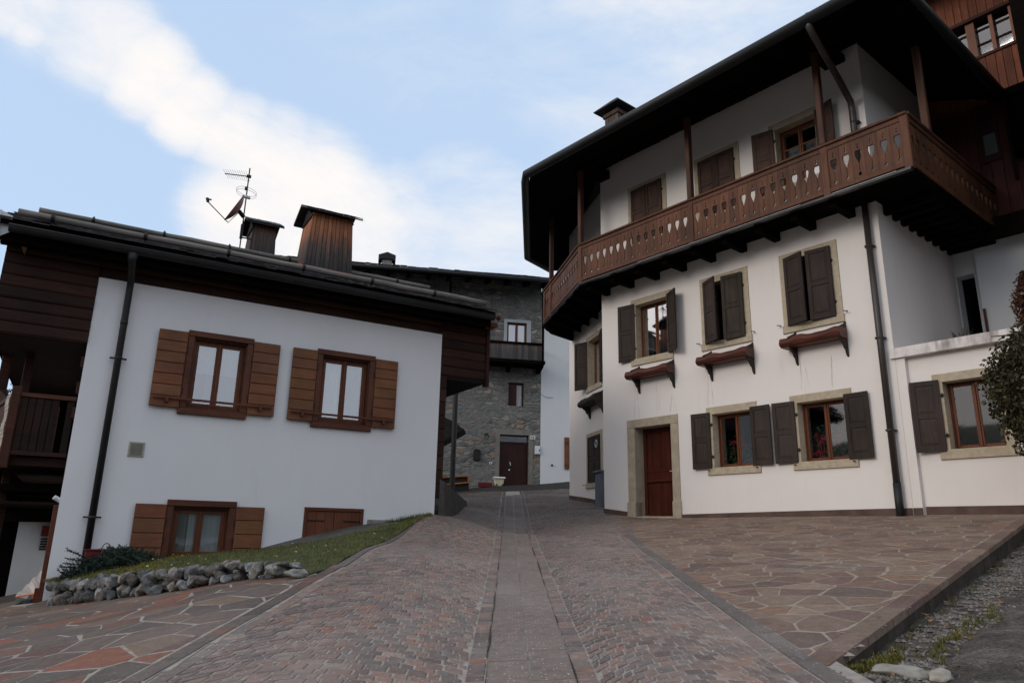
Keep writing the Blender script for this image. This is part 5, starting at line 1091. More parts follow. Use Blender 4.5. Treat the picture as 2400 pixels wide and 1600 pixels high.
# downpipe
mb = MB(); mb.tube([B(-5.64, .56, 5.66), B(-5.64, .56, 5.56), B(-5.62, .40, 5.46), B(-5.60, .14, 5.36), B(-5.60, .105, 5.2), B(-5.60, .105, .95)], [.085, .06, .052, .052, .052, .052], 14); 
for z in (4.05, 1.62): mb.tube([B(-5.60, .105, z), B(-5.60, .105, z + .035)], .06, 14); mb.box(B, -5.72, -5.48, .06, .09, z + .004, z + .03)
for z in (4.62,): mb.tube([B(-5.60, .105, z), B(-5.60, .105, z + .07)], .056, 14)
mb.build('downpipe', M['metal'], LF, smooth=True)
# chimneys
def plank_chimney(u0, u1, d0, d1, zb, zt, cap, lab, m):
    mb = MB(); n_ = max(5, int((u1 - u0) / .1)); tp = .06
    def side(pa, pb, pc, pd, k):
        for i in range(k):
            t0, t1 = i / k + .006, (i + 1) / k - .006; mb.face([pa.lerp(pb, t0), pa.lerp(pb, t1), pd.lerp(pc, t1), pd.lerp(pc, t0)], tone(.72, 1.3))
    lo = [B(u0 - tp, d1 + tp, zb), B(u1 - .01, d1 + tp, zb), B(u1 - .01, d0, zb), B(u0 - tp, d0, zb)]; hi = [B(u0 + tp, d1 - tp, zt), B(u1 - tp, d1 - tp, zt), B(u1 - tp, d0 + tp, zt), B(u0 + tp, d0 + tp, zt)]
    for i in range(4): side(lo[i], lo[(i + 1) % 4], hi[(i + 1) % 4], hi[i], n_)
    ctr = sum(lo, Vector()) / 4; mb.prism([p.lerp(ctr, .02) for p in lo], [p.lerp(sum(hi, Vector()) / 4, .02) for p in hi], (.15, .15, .15))
    for p, q in zip(lo, hi): mb.tube([p, q], .02, 5, (.8, .8, .85))
    o = mb.build('chimney', m, rb); o['label'] = lab
    mb = MB(); o_ = cap; zc = zt - .03; zr_ = zt + .24; dm = (d0 + d1) / 2; T = .035
    for s_, da in ((1, d1 + o_), (-1, d0 - o_)):
        P_ = [B(u0 - o_, da, zc), B(u1 + o_, da, zc), B(u1 + o_, dm, zr_), B(u0 - o_, dm, zr_)]; mb.prism(P_, [p + Vector((0, 0, T)) for p in P_])
        for k in range(9):
            x0 = u0 - o_ + (u1 - u0 + 2 * o_) * k / 9; x1 = x0 + (u1 - u0 + 2 * o_) / 9 - .01; j = random.uniform(0, .012); mb.hexa([B(x0, da + s_ * .02, zc + T + j), B(x1, da + s_ * .02, zc + T + j), B(x1, dm, zr_ + T + j), B(x0, dm, zr_ + T + j)] + [B(x0, da + s_ * .02, zc + T + j + .014), B(x1, da + s_ * .02, zc + T + j + .014), B(x1, dm, zr_ + T + j + .014), B(x0, dm, zr_ + T + j + .014)], tone(.7, 1.2))
    for u in (u0 + .02, u1 - .05): mb.prism([B(u, d0, zt - .1), B(u, d1, zt - .1), B(u, dm, zr_)], [B(u + .03, d0, zt - .1), B(u + .03, d1, zt - .1), B(u + .03, dm, zr_)], (.4, .4, .4))
    mb.box(B, u0 + .03, u1 - .03, d1 - .09, d1 - .06, zt - .12, zc + .02, (.3, .3, .3)); mb.build('chimney_cap', M['slate'], o)
plank_chimney(-2.27, -1.27, -3.2, -2.3, 6.9, 8.40, .14, 'bigger plank chimney with orange-brown boards, right of the aerial', weather('chimney_planks_b', 7.0, 8.55))
plank_chimney(-3.19, -2.58, -5.0, -4.2, 7.0, 8.60, .12, 'smaller dark plank chimney next to the aerial mast', weather('chimney_planks_c', 7.6, 9.6))
mb = MB(); mb.box(B, -2.34, -1.26, -2.24, -2.20, 6.98, 7.07); mb.box(B, -2.44, -2.36, -2.24, -2.2, 7.0, 7.13, (2, 2, 2)); mb.build('flashing', simple('red_flashing', (.20, .03, .02), (.28, .05, .035), 4, rough=.5), rb)
# aerial
AE = thing('roof_aerial', 'roof mast beside the small chimney with satellite dish, ring aerial and long rake aerial', 'aerial', tuple(B(-3.41, -4.2, 7.4)))
F = B; U = -3.41; DD = -4.2
mb = MB(); mb.tube([F(U, DD, 7.2), F(U + .01, DD, 9.98)], .016, 8); mb.box(F, U, -3.15, DD - .01, DD + .01, 8.16, 8.19); mb.box(F, U - .03, U + .03, DD - .03, DD + .03, 8.14, 8.5); mb.build('mast', M['iron'], AE)
mb = MB(); mb.tube([F(U + .03, DD, 9.76), F(U - .56, DD + .25, 9.56)], .012, 6)
for k in range(11):
    t = k / 10; c = F(U - .02 - .52 * t, DD + .02 + .22 * t, 9.745 - .18 * t); v = B.e * .10 + B.n * (-.30 + .05 * t) + Vector((0, 0, .02)); mb.tube([c - v, c + v], .0035, 4)
mb.box(F, U - .04, U + .06, DD - .03, DD + .03, 9.73, 9.79); mb.build('rake_aerial', M['iron'], AE)
mb = MB()
for zz in (9.36, 9.30): mb.tube([F(U + .23 * math.cos(k * PI / 12), DD + .23 * math.sin(k * PI / 12), zz + .05 * math.cos(k * PI / 12) * -.6) for k in range(25)], .004, 5)
mb.build('ring_aerial', M['iron'], AE)
mb = MB(); mb.tube([F(U - .09, DD + .05, 9.20), F(U + .09, DD + .05, 9.19)], .042, 12); mb.build('amplifier', M['white_metal'], AE, smooth=True); mb = MB(); mb.box(F, U - .05, U, DD, DD + .05, 9.38, 9.46); mb.build('clamp', M['iron'], AE)
mb = MB(); dc = F(U - .16, DD + .12, 8.78); ax_ = (B.e * -.86 + B.n * .08 + Vector((0, 0, .42))).normalized(); s1 = ax_.cross(B.n).normalized(); s1 = s1 if s1.z > 0 else -s1; s2 = ax_.cross(s1); nr, na = 6, 24
vs = []; fs = []
for i in range(nr + 1):
    r = .36 * i / nr
    for j in range(na): a_ = 2 * PI * j / na; vs.append(dc + s1 * r * 1.08 * math.cos(a_) + s2 * r * math.sin(a_) + ax_ * (.35 * r * r / .36 - .02))
for i in range(nr):
    for j in range(na): fs.append((i * na + j, i * na + (j + 1) % na, (i + 1) * na + (j + 1) % na, (i + 1) * na + j))
mb.mesh(vs, fs); mb.mesh([v - ax_ * .012 for v in vs], fs); mb.build('dish', M['copper'], AE, smooth=True, recalc=False)
mb = MB(); low_ = dc - s1 * .40; mb.tube([dc - ax_ * .05, low_, low_ + (B.e * -.50 + B.n * .1 + Vector((0, 0, .36)))], .012, 6); e_ = low_ + (B.e * -.50 + B.n * .1 + Vector((0, 0, .36))); mb.tube([e_, e_ + Vector((-.03, 0, .09))], .035, 8); mb.tube([e_ + Vector((-.05, 0, .08)), e_ + Vector((.07, 0, .05))], .02, 8); mb.tube([dc - ax_ * .04, F(U, DD, 8.70)], .05, 8); mb.build('feed_arm', M['iron'], AE)
# side gallery on the far left
mb = MB(); mb.box(B, -6.84, -6.06, -8, -.22, 2.36, 2.48); mb.box(B, -6.80, -6.07, -.12, -.06, 3.36, 3.42, (2.2, 2.2, 2.2)); mb.box(B, -6.80, -6.07, -.12, -.07, 2.50, 2.56)
gl = mb.build('gallery', M['logs'], LF)
mb = MB(); u = -6.77; k = 0
while u < -6.10:
    w_ = .10
    if not (5 <= k <= 5): mb.rbox(B, u, u + w_ - .008, -.115, -.09, 2.56, 3.36 if k < 5 else 3.36, .004, tone(.25, .7))
    u += w_; k += 1
mb.box(B, -6.29, -6.26, -.115, -.09, 2.56, 3.25); 
mb.build('railing', M['logs'], gl)
SLf = Fr(B(-6.83, -.1, 0), R(-42), -1)
mb = MB(); 
for k in range(26): mb.rbox(SLf, .0 + k * .14, .13 + k * .14, 0, .025, 2.50, 3.34, .004, tone(.9, 2.0))
mb.rbox(SLf, 0, 4, -.03, .05, 3.34, 3.42, .006, (2, 1.9, 1.8))
mb.rbox(SLf, 0, 6, 0, .05, 2.30, 2.48, .006, (4.2, 3.8, 3.6)); mb.build('side_railing', M['logs'], gl)
mb = MB(); mb.rbox(B, -6.90, -6.78, -.14, -.03, 2.3, 3.5, .01, (1.6, 1.5, 1.5)); mb.rbox(B, -7.26, -7.12, -1.8, -1.66, 0, 4.4, .01, (1.8, 1.6, 1.5)); mb.rbox(B, -6.9, -6.78, -1.3, -1.18, 0, 4.3, .01, (1.0, 1, 1)); mb.hexa([B(-7.25, -1.7, 3.55), B(-7.15, -1.7, 3.55), B(-6.9, -1.25, 3.2), B(-6.95, -1.25, 3.1), B(-7.25, -1.7, 3.7), B(-7.15, -1.7, 3.7), B(-6.9, -1.25, 3.35), B(-6.95, -1.25, 3.25)]); mb.build('post', M['logs'], gl)
mb = MB()
for k in range(14): mb.face([SLf(.06 + .34 * t_[0], .07 + .01 * math.sin(k), 3.40 - .06 * t_[1] * 1.0) for t_ in ((0, k), (1, k), (1, k + 1), (0, k + 1))])
single(mb, 'striped_cloth', M['cloth'], 'greyish striped cloth hung over the gallery railing of the left house', 'cloth', recalc=False)
mb = MB(); mb.box(B, -7.0, -6.07, -3, -.15, 1.80, 1.84, (2.6, 2.6, 2.6)); mb.box(B, -6.9, -6.06, -3, -.6, 2.0, 2.1); mb.box(B, -8.5, -6.06, -6, -5.8, 1.6, 4.2, (.3, .3, .3)); mb.build('porch_beam', M['darkwood'], LF)
mb = MB(); mb.rbox(B, -6.115, -6.053, -.09, .0, .62, 1.80, .006, (1.0, .85, .8)); mb.build('corner_board', M['fr_left'], LF)
for z, s_ in ((4.34, 1), (1.86, .9)):
    mb = MB(); mb.tube([B(-6.04, -.05, z), B(-6.13 * 1, -.02, z + .05)], .035, 8); mb.build('wall_lamp', M['white_metal'], LF)
# low white outbuilding behind, its canopy and clutter
OB2 = thing('outbuilding', 'low white outbuilding seen under the gallery of the left house', 'outbuilding', tuple(B(-6.4, -3, .3)))
F3 = Fr(B(0, -3, 0), aB, 1); mb = MB(); mb.box(F3, -6.66, -4, -.2, 0, 0, 1.56); mb.build('wall', M['plaster_old'], OB2)
mb = MB(); mb.box(F3, -8.5, -6.665, -.25, -.05, 0, 2.2); mb.box(F3, -9, -4, -.3, .1, 1.56, 1.75, (2, 2, 2)); mb.build('timber', M['darkwood'], OB2)
mb = MB(); mb.rbox(F3, -6.30, -6.0, .02, .14, 1.32, 1.50, .01); single(mb, 'red_box', M['red'], 'dark red box on the white outbuilding wall', 'box')
mb = MB(); [mb.box(F3, -6.29, -6.1, .02, .05, 1.08 + .045 * k, 1.11 + .045 * k) for k in range(5)]; single(mb, 'grille', M['iron'], 'small black grille under the dark red box', 'grille')
gh = H(*B(-6.22, -.2, 0).xy)
mb = MB(); rp = lambda rad, z: [B(-6.25, -.35, z) + Vector((rad * math.cos(k * PI / 9), rad * math.sin(k * PI / 9), 0)) for k in range(18)]
mb.prism(rp(.11, .30), rp(.13, .47)); mb.prism(rp(.138, .455), rp(.138, .475)); single(mb, 'grey_tub', M['tub'], 'round grey tub at the foot of the left corner', 'tub')
mb = MB(); mb.tube([B(-6.39, -.33, .50), B(-6.16, -.33, .535)], .012, 6); mb.build; mb.prism([B(-6.20, -.36, .49), B(-6.10, -.36, .50), B(-6.10, -.36, .62)], [B(-6.20, -.30, .49), B(-6.10, -.30, .50), B(-6.10, -.30, .62)]); single(mb, 'orange_shovel', M['orange'], 'orange plastic shovel lying across the grey tub', 'shovel')
mb = MB(); n_ = 14; pts = [(B(-6.34, -.45, .55)), (B(-6.24, -.45, .70)), (B(-6.12, -.48, .86)), (B(-6.02, -.5, .95))]
vs = []; fs = []
for i in range(n_):
    t = i / (n_ - 1); p = B(-6.40 + .36 * t, -.42 + .02 * math.sin(i), .50 + .46 * t + .02 * math.sin(i * 2.2)); q = B(-6.30 + .34 * t, -.38 + .03 * math.sin(i * 1.4), .46 + .22 * t + .02 * math.cos(i * 1.9)); vs += [p, q]
for i in range(n_ - 1): fs.append((2 * i, 2 * i + 1, 2 * i + 3, 2 * i + 2))
mb.mesh(vs, fs); mb.mesh([v - B.n * .1 + Vector((0, 0, .01)) for v in vs], fs); single(mb, 'white_sheet', M['sheet'], 'crumpled white plastic sheet beside the grey tub', 'sheet', recalc=False)
mb = MB(); mb.box(B, -6.17, -6.06, -.35, -.2, .1, .62, (1, .8, .7)); single(mb, 'board', M['fr_left'], 'short brown board standing against the corner behind the tub', 'board')

# retaining wall of rough stones
mb = MB(); RW = [Vector(p) for p in ((-6.16, 10.36), (-5.2, 9.66), (-3.78, 8.62), (-2.4, 7.8), (-2.12, 7.6))]
segs = [(p, q) for p, q in zip(RW, RW[1:])]; tot = sum((q - p).length for p, q in segs)
def rwp(s_):
    for p, q in segs:
        l_ = (q - p).length
        if s_ <= l_: return p + (q - p) * (s_ / l_), (q - p).normalized()
        s_ -= l_
    return RW[-1], (RW[-1] - RW[-2]).normalized()
sd_ = 1
for course in range(2):
    s_ = -.05
    while s_ < tot - .05:
        L2 = random.uniform(.08, .19); hgt = np.interp(s_ / tot, [0, .35, .7, .9, 1], [.32, .32, .25, .17, .13]); hh = hgt / 2.0
        p, t_ = rwp(s_ + L2 / 2); z = H(p.x, p.y) + hh * (course + .45) + random.uniform(-.03, .03)
        if hh * (course + .42) > hgt * 1.1: s_ += L2; continue
        k = random.uniform(.65, 1.5); warm = random.uniform(.9, 1.12)
        inn = Vector((-t_.y, t_.x)) * -.0
        b = MB(); blob(b, (0, 0, 0), (L2 * .60, .11, hh * random.uniform(.52, .74)), sd_, .20, 3, cuts=(.42, .72), nk=14); rot = Matrix.Rotation(math.atan2(t_.y, t_.x), 3, 'Z') @ Matrix.Rotation(random.uniform(-.3, .3), 3, 'Y') @ Matrix.Rotation(random.uniform(-.3, .3), 3, 'X')
        nrm_ = Vector((t_.y, -t_.x)); nrm_ = nrm_ if nrm_.y < 0 else -nrm_
        cc_ = Vector((p.x, p.y, z)) + Vector((nrm_.x, nrm_.y, 0)) * random.uniform(-.045, .015)
        mb.mesh([rot @ Vector(v) + cc_ for v in b.v], b.f, (k * warm, k, k / warm)); s_ += L2 * random.uniform(.86, 1.0); sd_ += 1
for (x, y, r, kk) in ((-2.34, 7.75, (.14, .10, .085), 1.4), (-2.10, 7.56, (.12, .08, .05), 1.8), (-2.60, 7.92, (.10, .10, .10), 1.0)):
    blob(mb, (x, y, H(x, y) + r[2] * .8), r, int(kk * 70), .25, 3, (kk, kk, kk * .96))
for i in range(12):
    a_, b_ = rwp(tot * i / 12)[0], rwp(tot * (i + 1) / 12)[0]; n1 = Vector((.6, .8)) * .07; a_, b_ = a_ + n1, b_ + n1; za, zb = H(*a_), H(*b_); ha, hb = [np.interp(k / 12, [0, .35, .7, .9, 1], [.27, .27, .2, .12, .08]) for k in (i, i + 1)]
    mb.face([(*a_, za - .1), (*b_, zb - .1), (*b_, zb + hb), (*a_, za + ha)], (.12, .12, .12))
single(mb, 'retaining_wall', M['rock'], 'low dry stone retaining wall of rough grey rocks under the grass bank', 'wall')
# grass bank between wall, house and road
BK = [(-6.05, (-6.2, 10.55, .72)), (-5.2, (-5.1, 9.72, .86)), (-4.3, (-4.2, 9.0, 1.02)), (-3.5, (-3.3, 8.42, 1.10)), (-2.9, (-2.5, 7.95, 1.17)), (-2.3, (-2.02, 7.62, 1.13)), (-1.7, (-1.90, 8.3, 1.18)), (-1.1, (-1.84, 9.4, 1.32)), (-.6, (-1.74, 11.2, 1.52)), (-.25, (-1.62, 12.6, 1.68)), (-.02, (-1.5, 13.5, 1.80))]
UZ = lambda u: float(np.interp(u, [-6.05, -5.2, -4.5, -3.04, -2.44, -1.36, -.49, 0], [.74, .92, 1.06, 1.21, 1.33, 1.56, 1.745, 1.80]))
mb = MB(); NU, NV = 80, 26; pts = []
BK = [(u_, (p_[0], p_[1], H(p_[0], p_[1]) + .012 if i_ > 4 else p_[2] - (.05 if 2 < i_ else 0))) for i_, (u_, p_) in enumerate(BK)]
us = np.linspace(BK[0][0], BK[-1][0], NU + 1); fx, fy, fz_ = [np.interp(us, [b[0] for b in BK], [b[1][k] for b in BK]) for k in range(3)]
def bank(i, v):
    p = B(us[i], -.02, UZ(us[i])); q = Vector((fx[i], fy[i], fz_[i])); r = p.lerp(q, v); r.z += .02 * math.sin(v * PI) + .02 * mno.noise(r * 2.2); return r
vs = [bank(i, j / NV) for i in range(NU + 1) for j in range(NV + 1)]
fs = [(i * (NV + 1) + j, i * (NV + 1) + j + 1, (i + 1) * (NV + 1) + j + 1, (i + 1) * (NV + 1) + j) for i in range(NU) for j in range(NV)]
mb.mesh(vs, fs); n0 = len(mb.v)
for i in range(NU): a_, b_ = bank(i, 1), bank(i + 1, 1); mb.face([a_, b_, b_ - Vector((0, 0, .3)), a_ - Vector((0, 0, .3))])
mb.build('grass_bank', M['soil'], None, smooth=True, kind='structure')
mb = MB()
def gcol():
    return random.choice([(.8, 1, .7), (1, 1.05, .8), (1.2, 1.1, .9), (1.7, 1.35, .9), (.7, .95, .6)])
for _ in range(24000):
    i = random.randrange(NU + 1); v = random.random(); p = bank(min(i, NU), v) + Vector((random.gauss(0, .03), random.gauss(0, .03), 0)); p.z -= .01
    dry = v > .85 or us[i] < -4.2; c = gcol(); c = tuple(x * y for x, y in zip(c, (1.7, 1.25, 1.0))) if dry and random.random() < .6 else c
    a1 = random.random() * 2 * PI; h = random.uniform(.018, .05) * (1.5 if us[i] > -.6 else 1); dx, dy = math.cos(a1) * h * .6, math.sin(a1) * h * .6; w = .0035
    mb.face([p + Vector((-math.sin(a1) * w, math.cos(a1) * w, 0)), p + Vector((math.sin(a1) * w, -math.cos(a1) * w, 0)), p + Vector((dx, dy, h))], c)
for _ in range(500):
    u = random.uniform(-1.0, -.15); p = B(u, .08 + random.random() * .15, UZ(u) - .01); h = random.uniform(.06, .13); a1 = random.random() * 6.28
    mb.face([p + Vector((.004, 0, 0)), p - Vector((.004, 0, 0)), p + Vector((math.cos(a1) * h * .4, math.sin(a1) * h * .4, h))], (.5, .75, .45))
o = mb.build('grass', M['grass'], None, recalc=False); o['kind'] = 'stuff'; o['label'] = 'short green and straw coloured grass on the bank by the white wall'; o['category'] = 'grass'
mb = MB()
for _ in range(46):
    i = random.randrange(18, NU - 6); p = bank(i, random.random()) + Vector((0, 0, .035)); r = random.uniform(.010, .022); a0 = random.random() * 6
    mb.face([p + Vector((r * math.cos(a0 + k * PI / 2), r * math.sin(a0 + k * PI / 2), random.uniform(-.006, .012))) for k in range(4)], tone(.8, 1.2))
o = mb.build('yellow_leaves', simple('pale_yellow_leaf', (.42, .38, .16), (.62, .58, .34), 10, bmp=0, tint=True), None, recalc=False); o['kind'] = 'stuff'; o['label'] = 'small pale yellow leaves strewn over the grass bank'; o['category'] = 'leaves'
# juniper, planter, basket
JU = thing('juniper', 'low dark creeping juniper against the foot of the left downpipe', 'shrub', tuple(B(-5.3, .4, .9)))
mb = MB()
def sprig(p, v, ln, n, col, thick=.018):
    for k in range(n):
        t = random.random(); c = p + v * (ln * t) + Vector((random.gauss(0, 1), random.gauss(0, 1), random.gauss(0, 1))) * thick * .4; dr_ = (v + Vector((random.gauss(0, .6), random.gauss(0, .6), random.gauss(0, .6)))).normalized(); s_ = random.uniform(.014, .03); w_ = dr_.orthogonal().normalized() * .0065
        mb.face([c - w_, c + w_, c + dr_ * s_], col)
for _ in range(1150):
    u = random.gauss(-5.20, .34); u = max(-5.78, min(-4.62, u)); dd = abs(random.gauss(.32, .17)) + .05; hmax = .36 * math.exp(-((u + 5.25) / .55) ** 2) * (1 - .3 * abs(dd - .3)); z = UZ(u) - .08 + random.random() * hmax - .05 * dd
    p = B(u, dd, z); a_ = random.random() * 6.28; v = Vector((math.cos(a_), math.sin(a_), random.uniform(.0, .8))).normalized(); k = random.choice((.5, .8, 1, 1.4)); sprig(p, v, random.uniform(.10, .2), 40, (k, k, k))
for du, dz in ((-.42, .12), (-.36, .02), (-.45, -.03), (-.3, .17), (-.40, .06), (-.38, -.06)):
    p = B(-5.45, .45, .92 + dz * .5); v = (B.e * du + B.n * random.uniform(.05, .2) + Vector((0, 0, dz * .8))).normalized(); sprig(p, v, random.uniform(.38, .50), 150, (1, 1, 1), .03); mb.tube([p, p + v * .45], .006, 4, (.6, .5, .4))
mb.build('foliage', M['juniper'], JU, recalc=False)
mb = MB(); [mb.tube([B(-5.2, .3, .85), B(-5.2 + random.uniform(-.4, .4), .3 + random.uniform(-.2, .25), 1.0)], .01, 5) for _ in range(9)]; mb.build('stems', M['bark'], JU)
mb = MB(); mb.rbox(B, -5.62, -5.23, .12, .30, 1.02, 1.165, .01); mb.rbox(B, -5.635, -5.215, .11, .31, 1.165, 1.185, .005, (.4, .3, .3)); single(mb, 'planter', M['red'], 'dark red window-box planter behind the juniper', 'planter')
mb = MB(); c0 = B(-5.36, .36, 1.17); mb.tube([c0 + B.e * .06 * math.cos(t * PI / 10) + Vector((0, 0, .10 * math.sin(t * PI / 10))) for t in range(11)], .007, 6); mb.prism([c0 + Vector((.05 * math.cos(k * PI / 5), .05 * math.sin(k * PI / 5), -.08)) for k in range(10)], [c0 + Vector((.06 * math.cos(k * PI / 5), .06 * math.sin(k * PI / 5), .01)) for k in range(10)])
single(mb, 'basket', M['bark'], 'small dark wicker basket with a round handle in front of the red planter', 'basket')

# ================================================================== STONE HOUSE at the end of the lane
SH = thing('stone_house', 'grey rubble stone house with weathered wooden balcony at the end of the lane', 'house', tuple(D(0, 0, 3.5)))
dops = [(0, 1.30, 3.0, 5.79), (.22, 1.14, 8.9, 10.99), (.34, 1.05, 7.1, 8.16)]
mb = MB(); wall_open(mb, D, -11, 1.83, 2.4, 13.0, dops, 0, .22); mb.face([D(-11, 0, 2.4), D(-11, -8, 2.4), D(-11, -8, 13), D(-11, 0, 13)]); mb.build('wall', M['rubble'], SH)
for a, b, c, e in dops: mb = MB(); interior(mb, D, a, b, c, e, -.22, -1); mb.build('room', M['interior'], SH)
mb = MB(); mb.box(D, -.20, 0, -.2, .012, 3.3, 5.80); mb.box(D, 1.30, 1.50, -.2, .012, 3.4, 5.80); mb.prism([D(u, -.2, z) for u, z in ((-.18, 5.80), (1.48, 5.80), (1.36, 6.03), (-.02, 6.05), (-.14, 5.97))], [D(u, .016, z) for u, z in ((-.18, 5.80), (1.48, 5.80), (1.36, 6.03), (-.02, 6.05), (-.14, 5.97))]); mb.build('door_surround', simple('render_band', (.15, .14, .12), (.22, .205, .18), 3, bmp=.4), SH)
mb = MB(); mb.box(D, .02, .64, -.20, -.16, 3.4, 5.42); mb.box(D, .645, 1.28, -.20, -.16, 3.4, 5.42); mb.box(D, .02, 1.28, -.21, -.14, 5.42, 5.48); dd = mb.build('door', M['door2'], SH)
mb = MB(); mb.face([D(.04, -.17, 5.5), D(1.26, -.17, 5.5), D(1.26, -.17, 5.74), D(.04, -.17, 5.74)]); mb.build('transom', M['glass'], dd)
mb = MB(); mb.tube([D(.48, -.15, 4.60), D(.5, -.10, 4.58), D(.52, -.12, 4.46)], .018, 6); mb.tube([D(.47, -.16, 4.27), D(.47, -.13, 4.27)], .035, 10); mb.build('handle', M['white_metal'], dd)
mb = MB(); mb.box(D, .07, .22, -.1, .012, 9.0, 11.14); mb.box(D, 1.14, 1.34, -.1, .012, 9.0, 11.14); mb.box(D, .22, 1.14, -.1, .012, 10.99, 11.14); w = mb.build('window', simple('painted_band', (.36, .38, .40), (.44, .46, .48), 4, bmp=.1), SH); w['label'] = 'balcony door with pale painted surround'
sash_frame(w, D, .22, 1.14, 8.95, 10.99, -.1, M['frame'], stile=.06); pane(w, D, .22, 1.14, 8.95, 10.99, -.13, M['glass']); drape(w, D, .3, 1.06, 9, 10.9, -.2, M['curtain'], .02)
mb = MB(); mb.box(D, .34, .56, -.16, -.12, 7.1, 8.16); mb.box(D, .56, .74, -.17, -.13, 7.1, 8.16, (1.5, 1.2, 1.2)); mb.box(D, .98, 1.05, -.16, -.12, 7.1, 8.16); w = mb.build('window', M['door2'], SH); w['label'] = 'small square window with a white lace strip, between balcony and door'
drape(w, D, .74, .98, 7.12, 8.1, -.2, M['curtain'], .015, 10)
mb = MB(); mb.box(D, -2.6, 1.80, .0, 1.04, 8.86, 9.0); 
for u in (-2.4, -1.1, .2, 1.6): mb.hexa([D(u, .0, 8.62), D(u + .16, 0, 8.62), D(u + .16, .8, 8.74), D(u, .8, 8.74), D(u, 0, 8.86), D(u + .16, 0, 8.86), D(u + .16, .95, 8.86), D(u, .95, 8.86)])
bl = mb.build('balcony', M['darkwood'], SH)
mb = MB(); u = -2.6
while u < 1.62: w_ = random.uniform(.11, .17); mb.rbox(D, u, u + w_ - .006, .97, 1.0, 9.02, 9.70, .004, tone(.9, 2.4)); u += w_
mb.build('railing', weather('grey_planks', 9.2, 10.9), bl)
mb = MB(); mb.box(D, -2.62, 1.74, .94, 1.05, 9.70, 9.80); mb.box(D, 1.64, 1.74, .93, 1.04, 8.86, 12.4); mb.box(D, -2.6, -2.5, .93, 1.04, 8.86, 12.4); mb.box(D, 1.66, 1.74, 0, 1, 9.7, 9.78); mb.build('post', M['darkwood'], bl)
mb = MB(); P_ = [D(-11, 1.4, 12.62), D(2.25, 1.4, 12.62), D(2.25, -4, 14.2), D(-11, -4, 14.2)]; mb.prism(P_, [p + Vector((0, 0, .12)) for p in P_]); mb.face([D(-11, -4, 14.3), D(2.25, -4, 14.3), D(2.25, -9, 12.8), D(-11, -9, 12.8)])
for u in np.arange(-10.8, 2.2, .9): mb.hexa([D(u, .0, 12.75), D(u + .16, 0, 12.75), D(u + .16, 1.25, 12.45), D(u, 1.25, 12.45), D(u, 0, 13.0), D(u + .16, 0, 13.0), D(u + .16, 1.3, 12.62), D(u, 1.3, 12.62)])
rs_ = mb.build('roof', M['darkwood'], SH)
mb = MB(); u = -11
while u < 2.25: w_ = random.uniform(.2, .4); k = random.uniform(0, .04); mb.hexa([D(u, 1.46, 12.74 + k), D(u + w_ - .01, 1.46, 12.74 + k), D(u + w_ - .01, .9, 12.90 + k), D(u, .9, 12.90 + k), D(u, 1.46, 12.78 + k), D(u + w_ - .01, 1.46, 12.78 + k), D(u + w_ - .01, .9, 12.94 + k), D(u, .9, 12.94 + k)], tone(.8, 1.8)); u += w_
mb.build('slates', M['slate'], rs_)
mb = MB(); mb.tube([D(-11, 1.5, 12.62), D(2.2, 1.5, 12.62)], .085, 10); mb.build('gutter', M['metal'], rs_, smooth=True)
mb = MB(); mb.box(D, -5.68, -5.2, -1.4, -1.0, 13.2, 14.02); ch = mb.build('chimney', simple('pale_chimney', (.10, .10, .10), (.34, .34, .33), 9, (1, 1, .3), bmp=.3), rs_)
mb = MB(); pr = [(-5.84, 13.84), (-5.84, 14.14), (-5.44, 14.30), (-5.04, 14.16), (-5.04, 13.86), (-5.2, 13.96), (-5.68, 13.96)]; mb.prism([D(u, -.9, z) for u, z in pr], [D(u, -1.5, z) for u, z in pr]); mb.build('chimney_cap', M['iron'], ch)
# fittings on the stone wall: each a thing
mb = MB(); mb.rbox(D, -1.17, -.86, .0, .12, 4.62, 5.02, .01); mb.prism([D(-1.015 + .155 * math.cos(k * PI / 8), 0, 5.02 + .08 * math.sin(k * PI / 8)) for k in range(9)], [D(-1.015 + .155 * math.cos(k * PI / 8), .12, 5.02 + .08 * math.sin(k * PI / 8)) for k in range(9)]); single(mb, 'mailbox', M['iron'], 'black round-topped mailbox on the stone wall', 'mailbox')
LP = thing('wall_lantern', 'small black lantern on the stone wall above and right of the mailbox', 'lantern', tuple(D(-.61, .1, 5.6)))
mb = MB(); mb.tube([D(-.68, .0, 5.70), D(-.68, .14, 5.82), D(-.61, .2, 5.80)], .012, 6); mb.prism([D(-.61 + .10 * math.cos(k * PI / 3), .2 + .10 * math.sin(k * PI / 3), 5.70) for k in range(6)], [D(-.61 + .02 * math.cos(k * PI / 3), .2 + .02 * math.sin(k * PI / 3), 5.79) for k in range(6)])
for k in range(6): mb.tube([D(-.61 + .085 * math.cos(k * PI / 3), .2 + .085 * math.sin(k * PI / 3), 5.70), D(-.61 + .05 * math.cos(k * PI / 3), .2 + .05 * math.sin(k * PI / 3), 5.50)], .008, 4)
mb.build('frame', M['iron'], LP); mb = MB(); mb.prism([D(-.61 + .045 * math.cos(k * PI / 3), .2 + .045 * math.sin(k * PI / 3), 5.50) for k in range(6)], [D(-.61 + .078 * math.cos(k * PI / 3), .2 + .078 * math.sin(k * PI / 3), 5.69) for k in range(6)]); mb.build('glass', M['glass'], LP)
mb = MB(); mb.rbox(D, -.44, -.32, .0, .03, 4.47, 4.56, .005); dbp = mb.build('doorbell', M['white_metal'], None); dbp['label'] = 'small white doorbell plate on the stone wall left of the wine-red door'; dbp['category'] = 'doorbell'
mb = MB(); mb.box(D, -.40, -.36, .03, .035, 4.49, 4.54); mb.build('button', M['iron'], dbp)
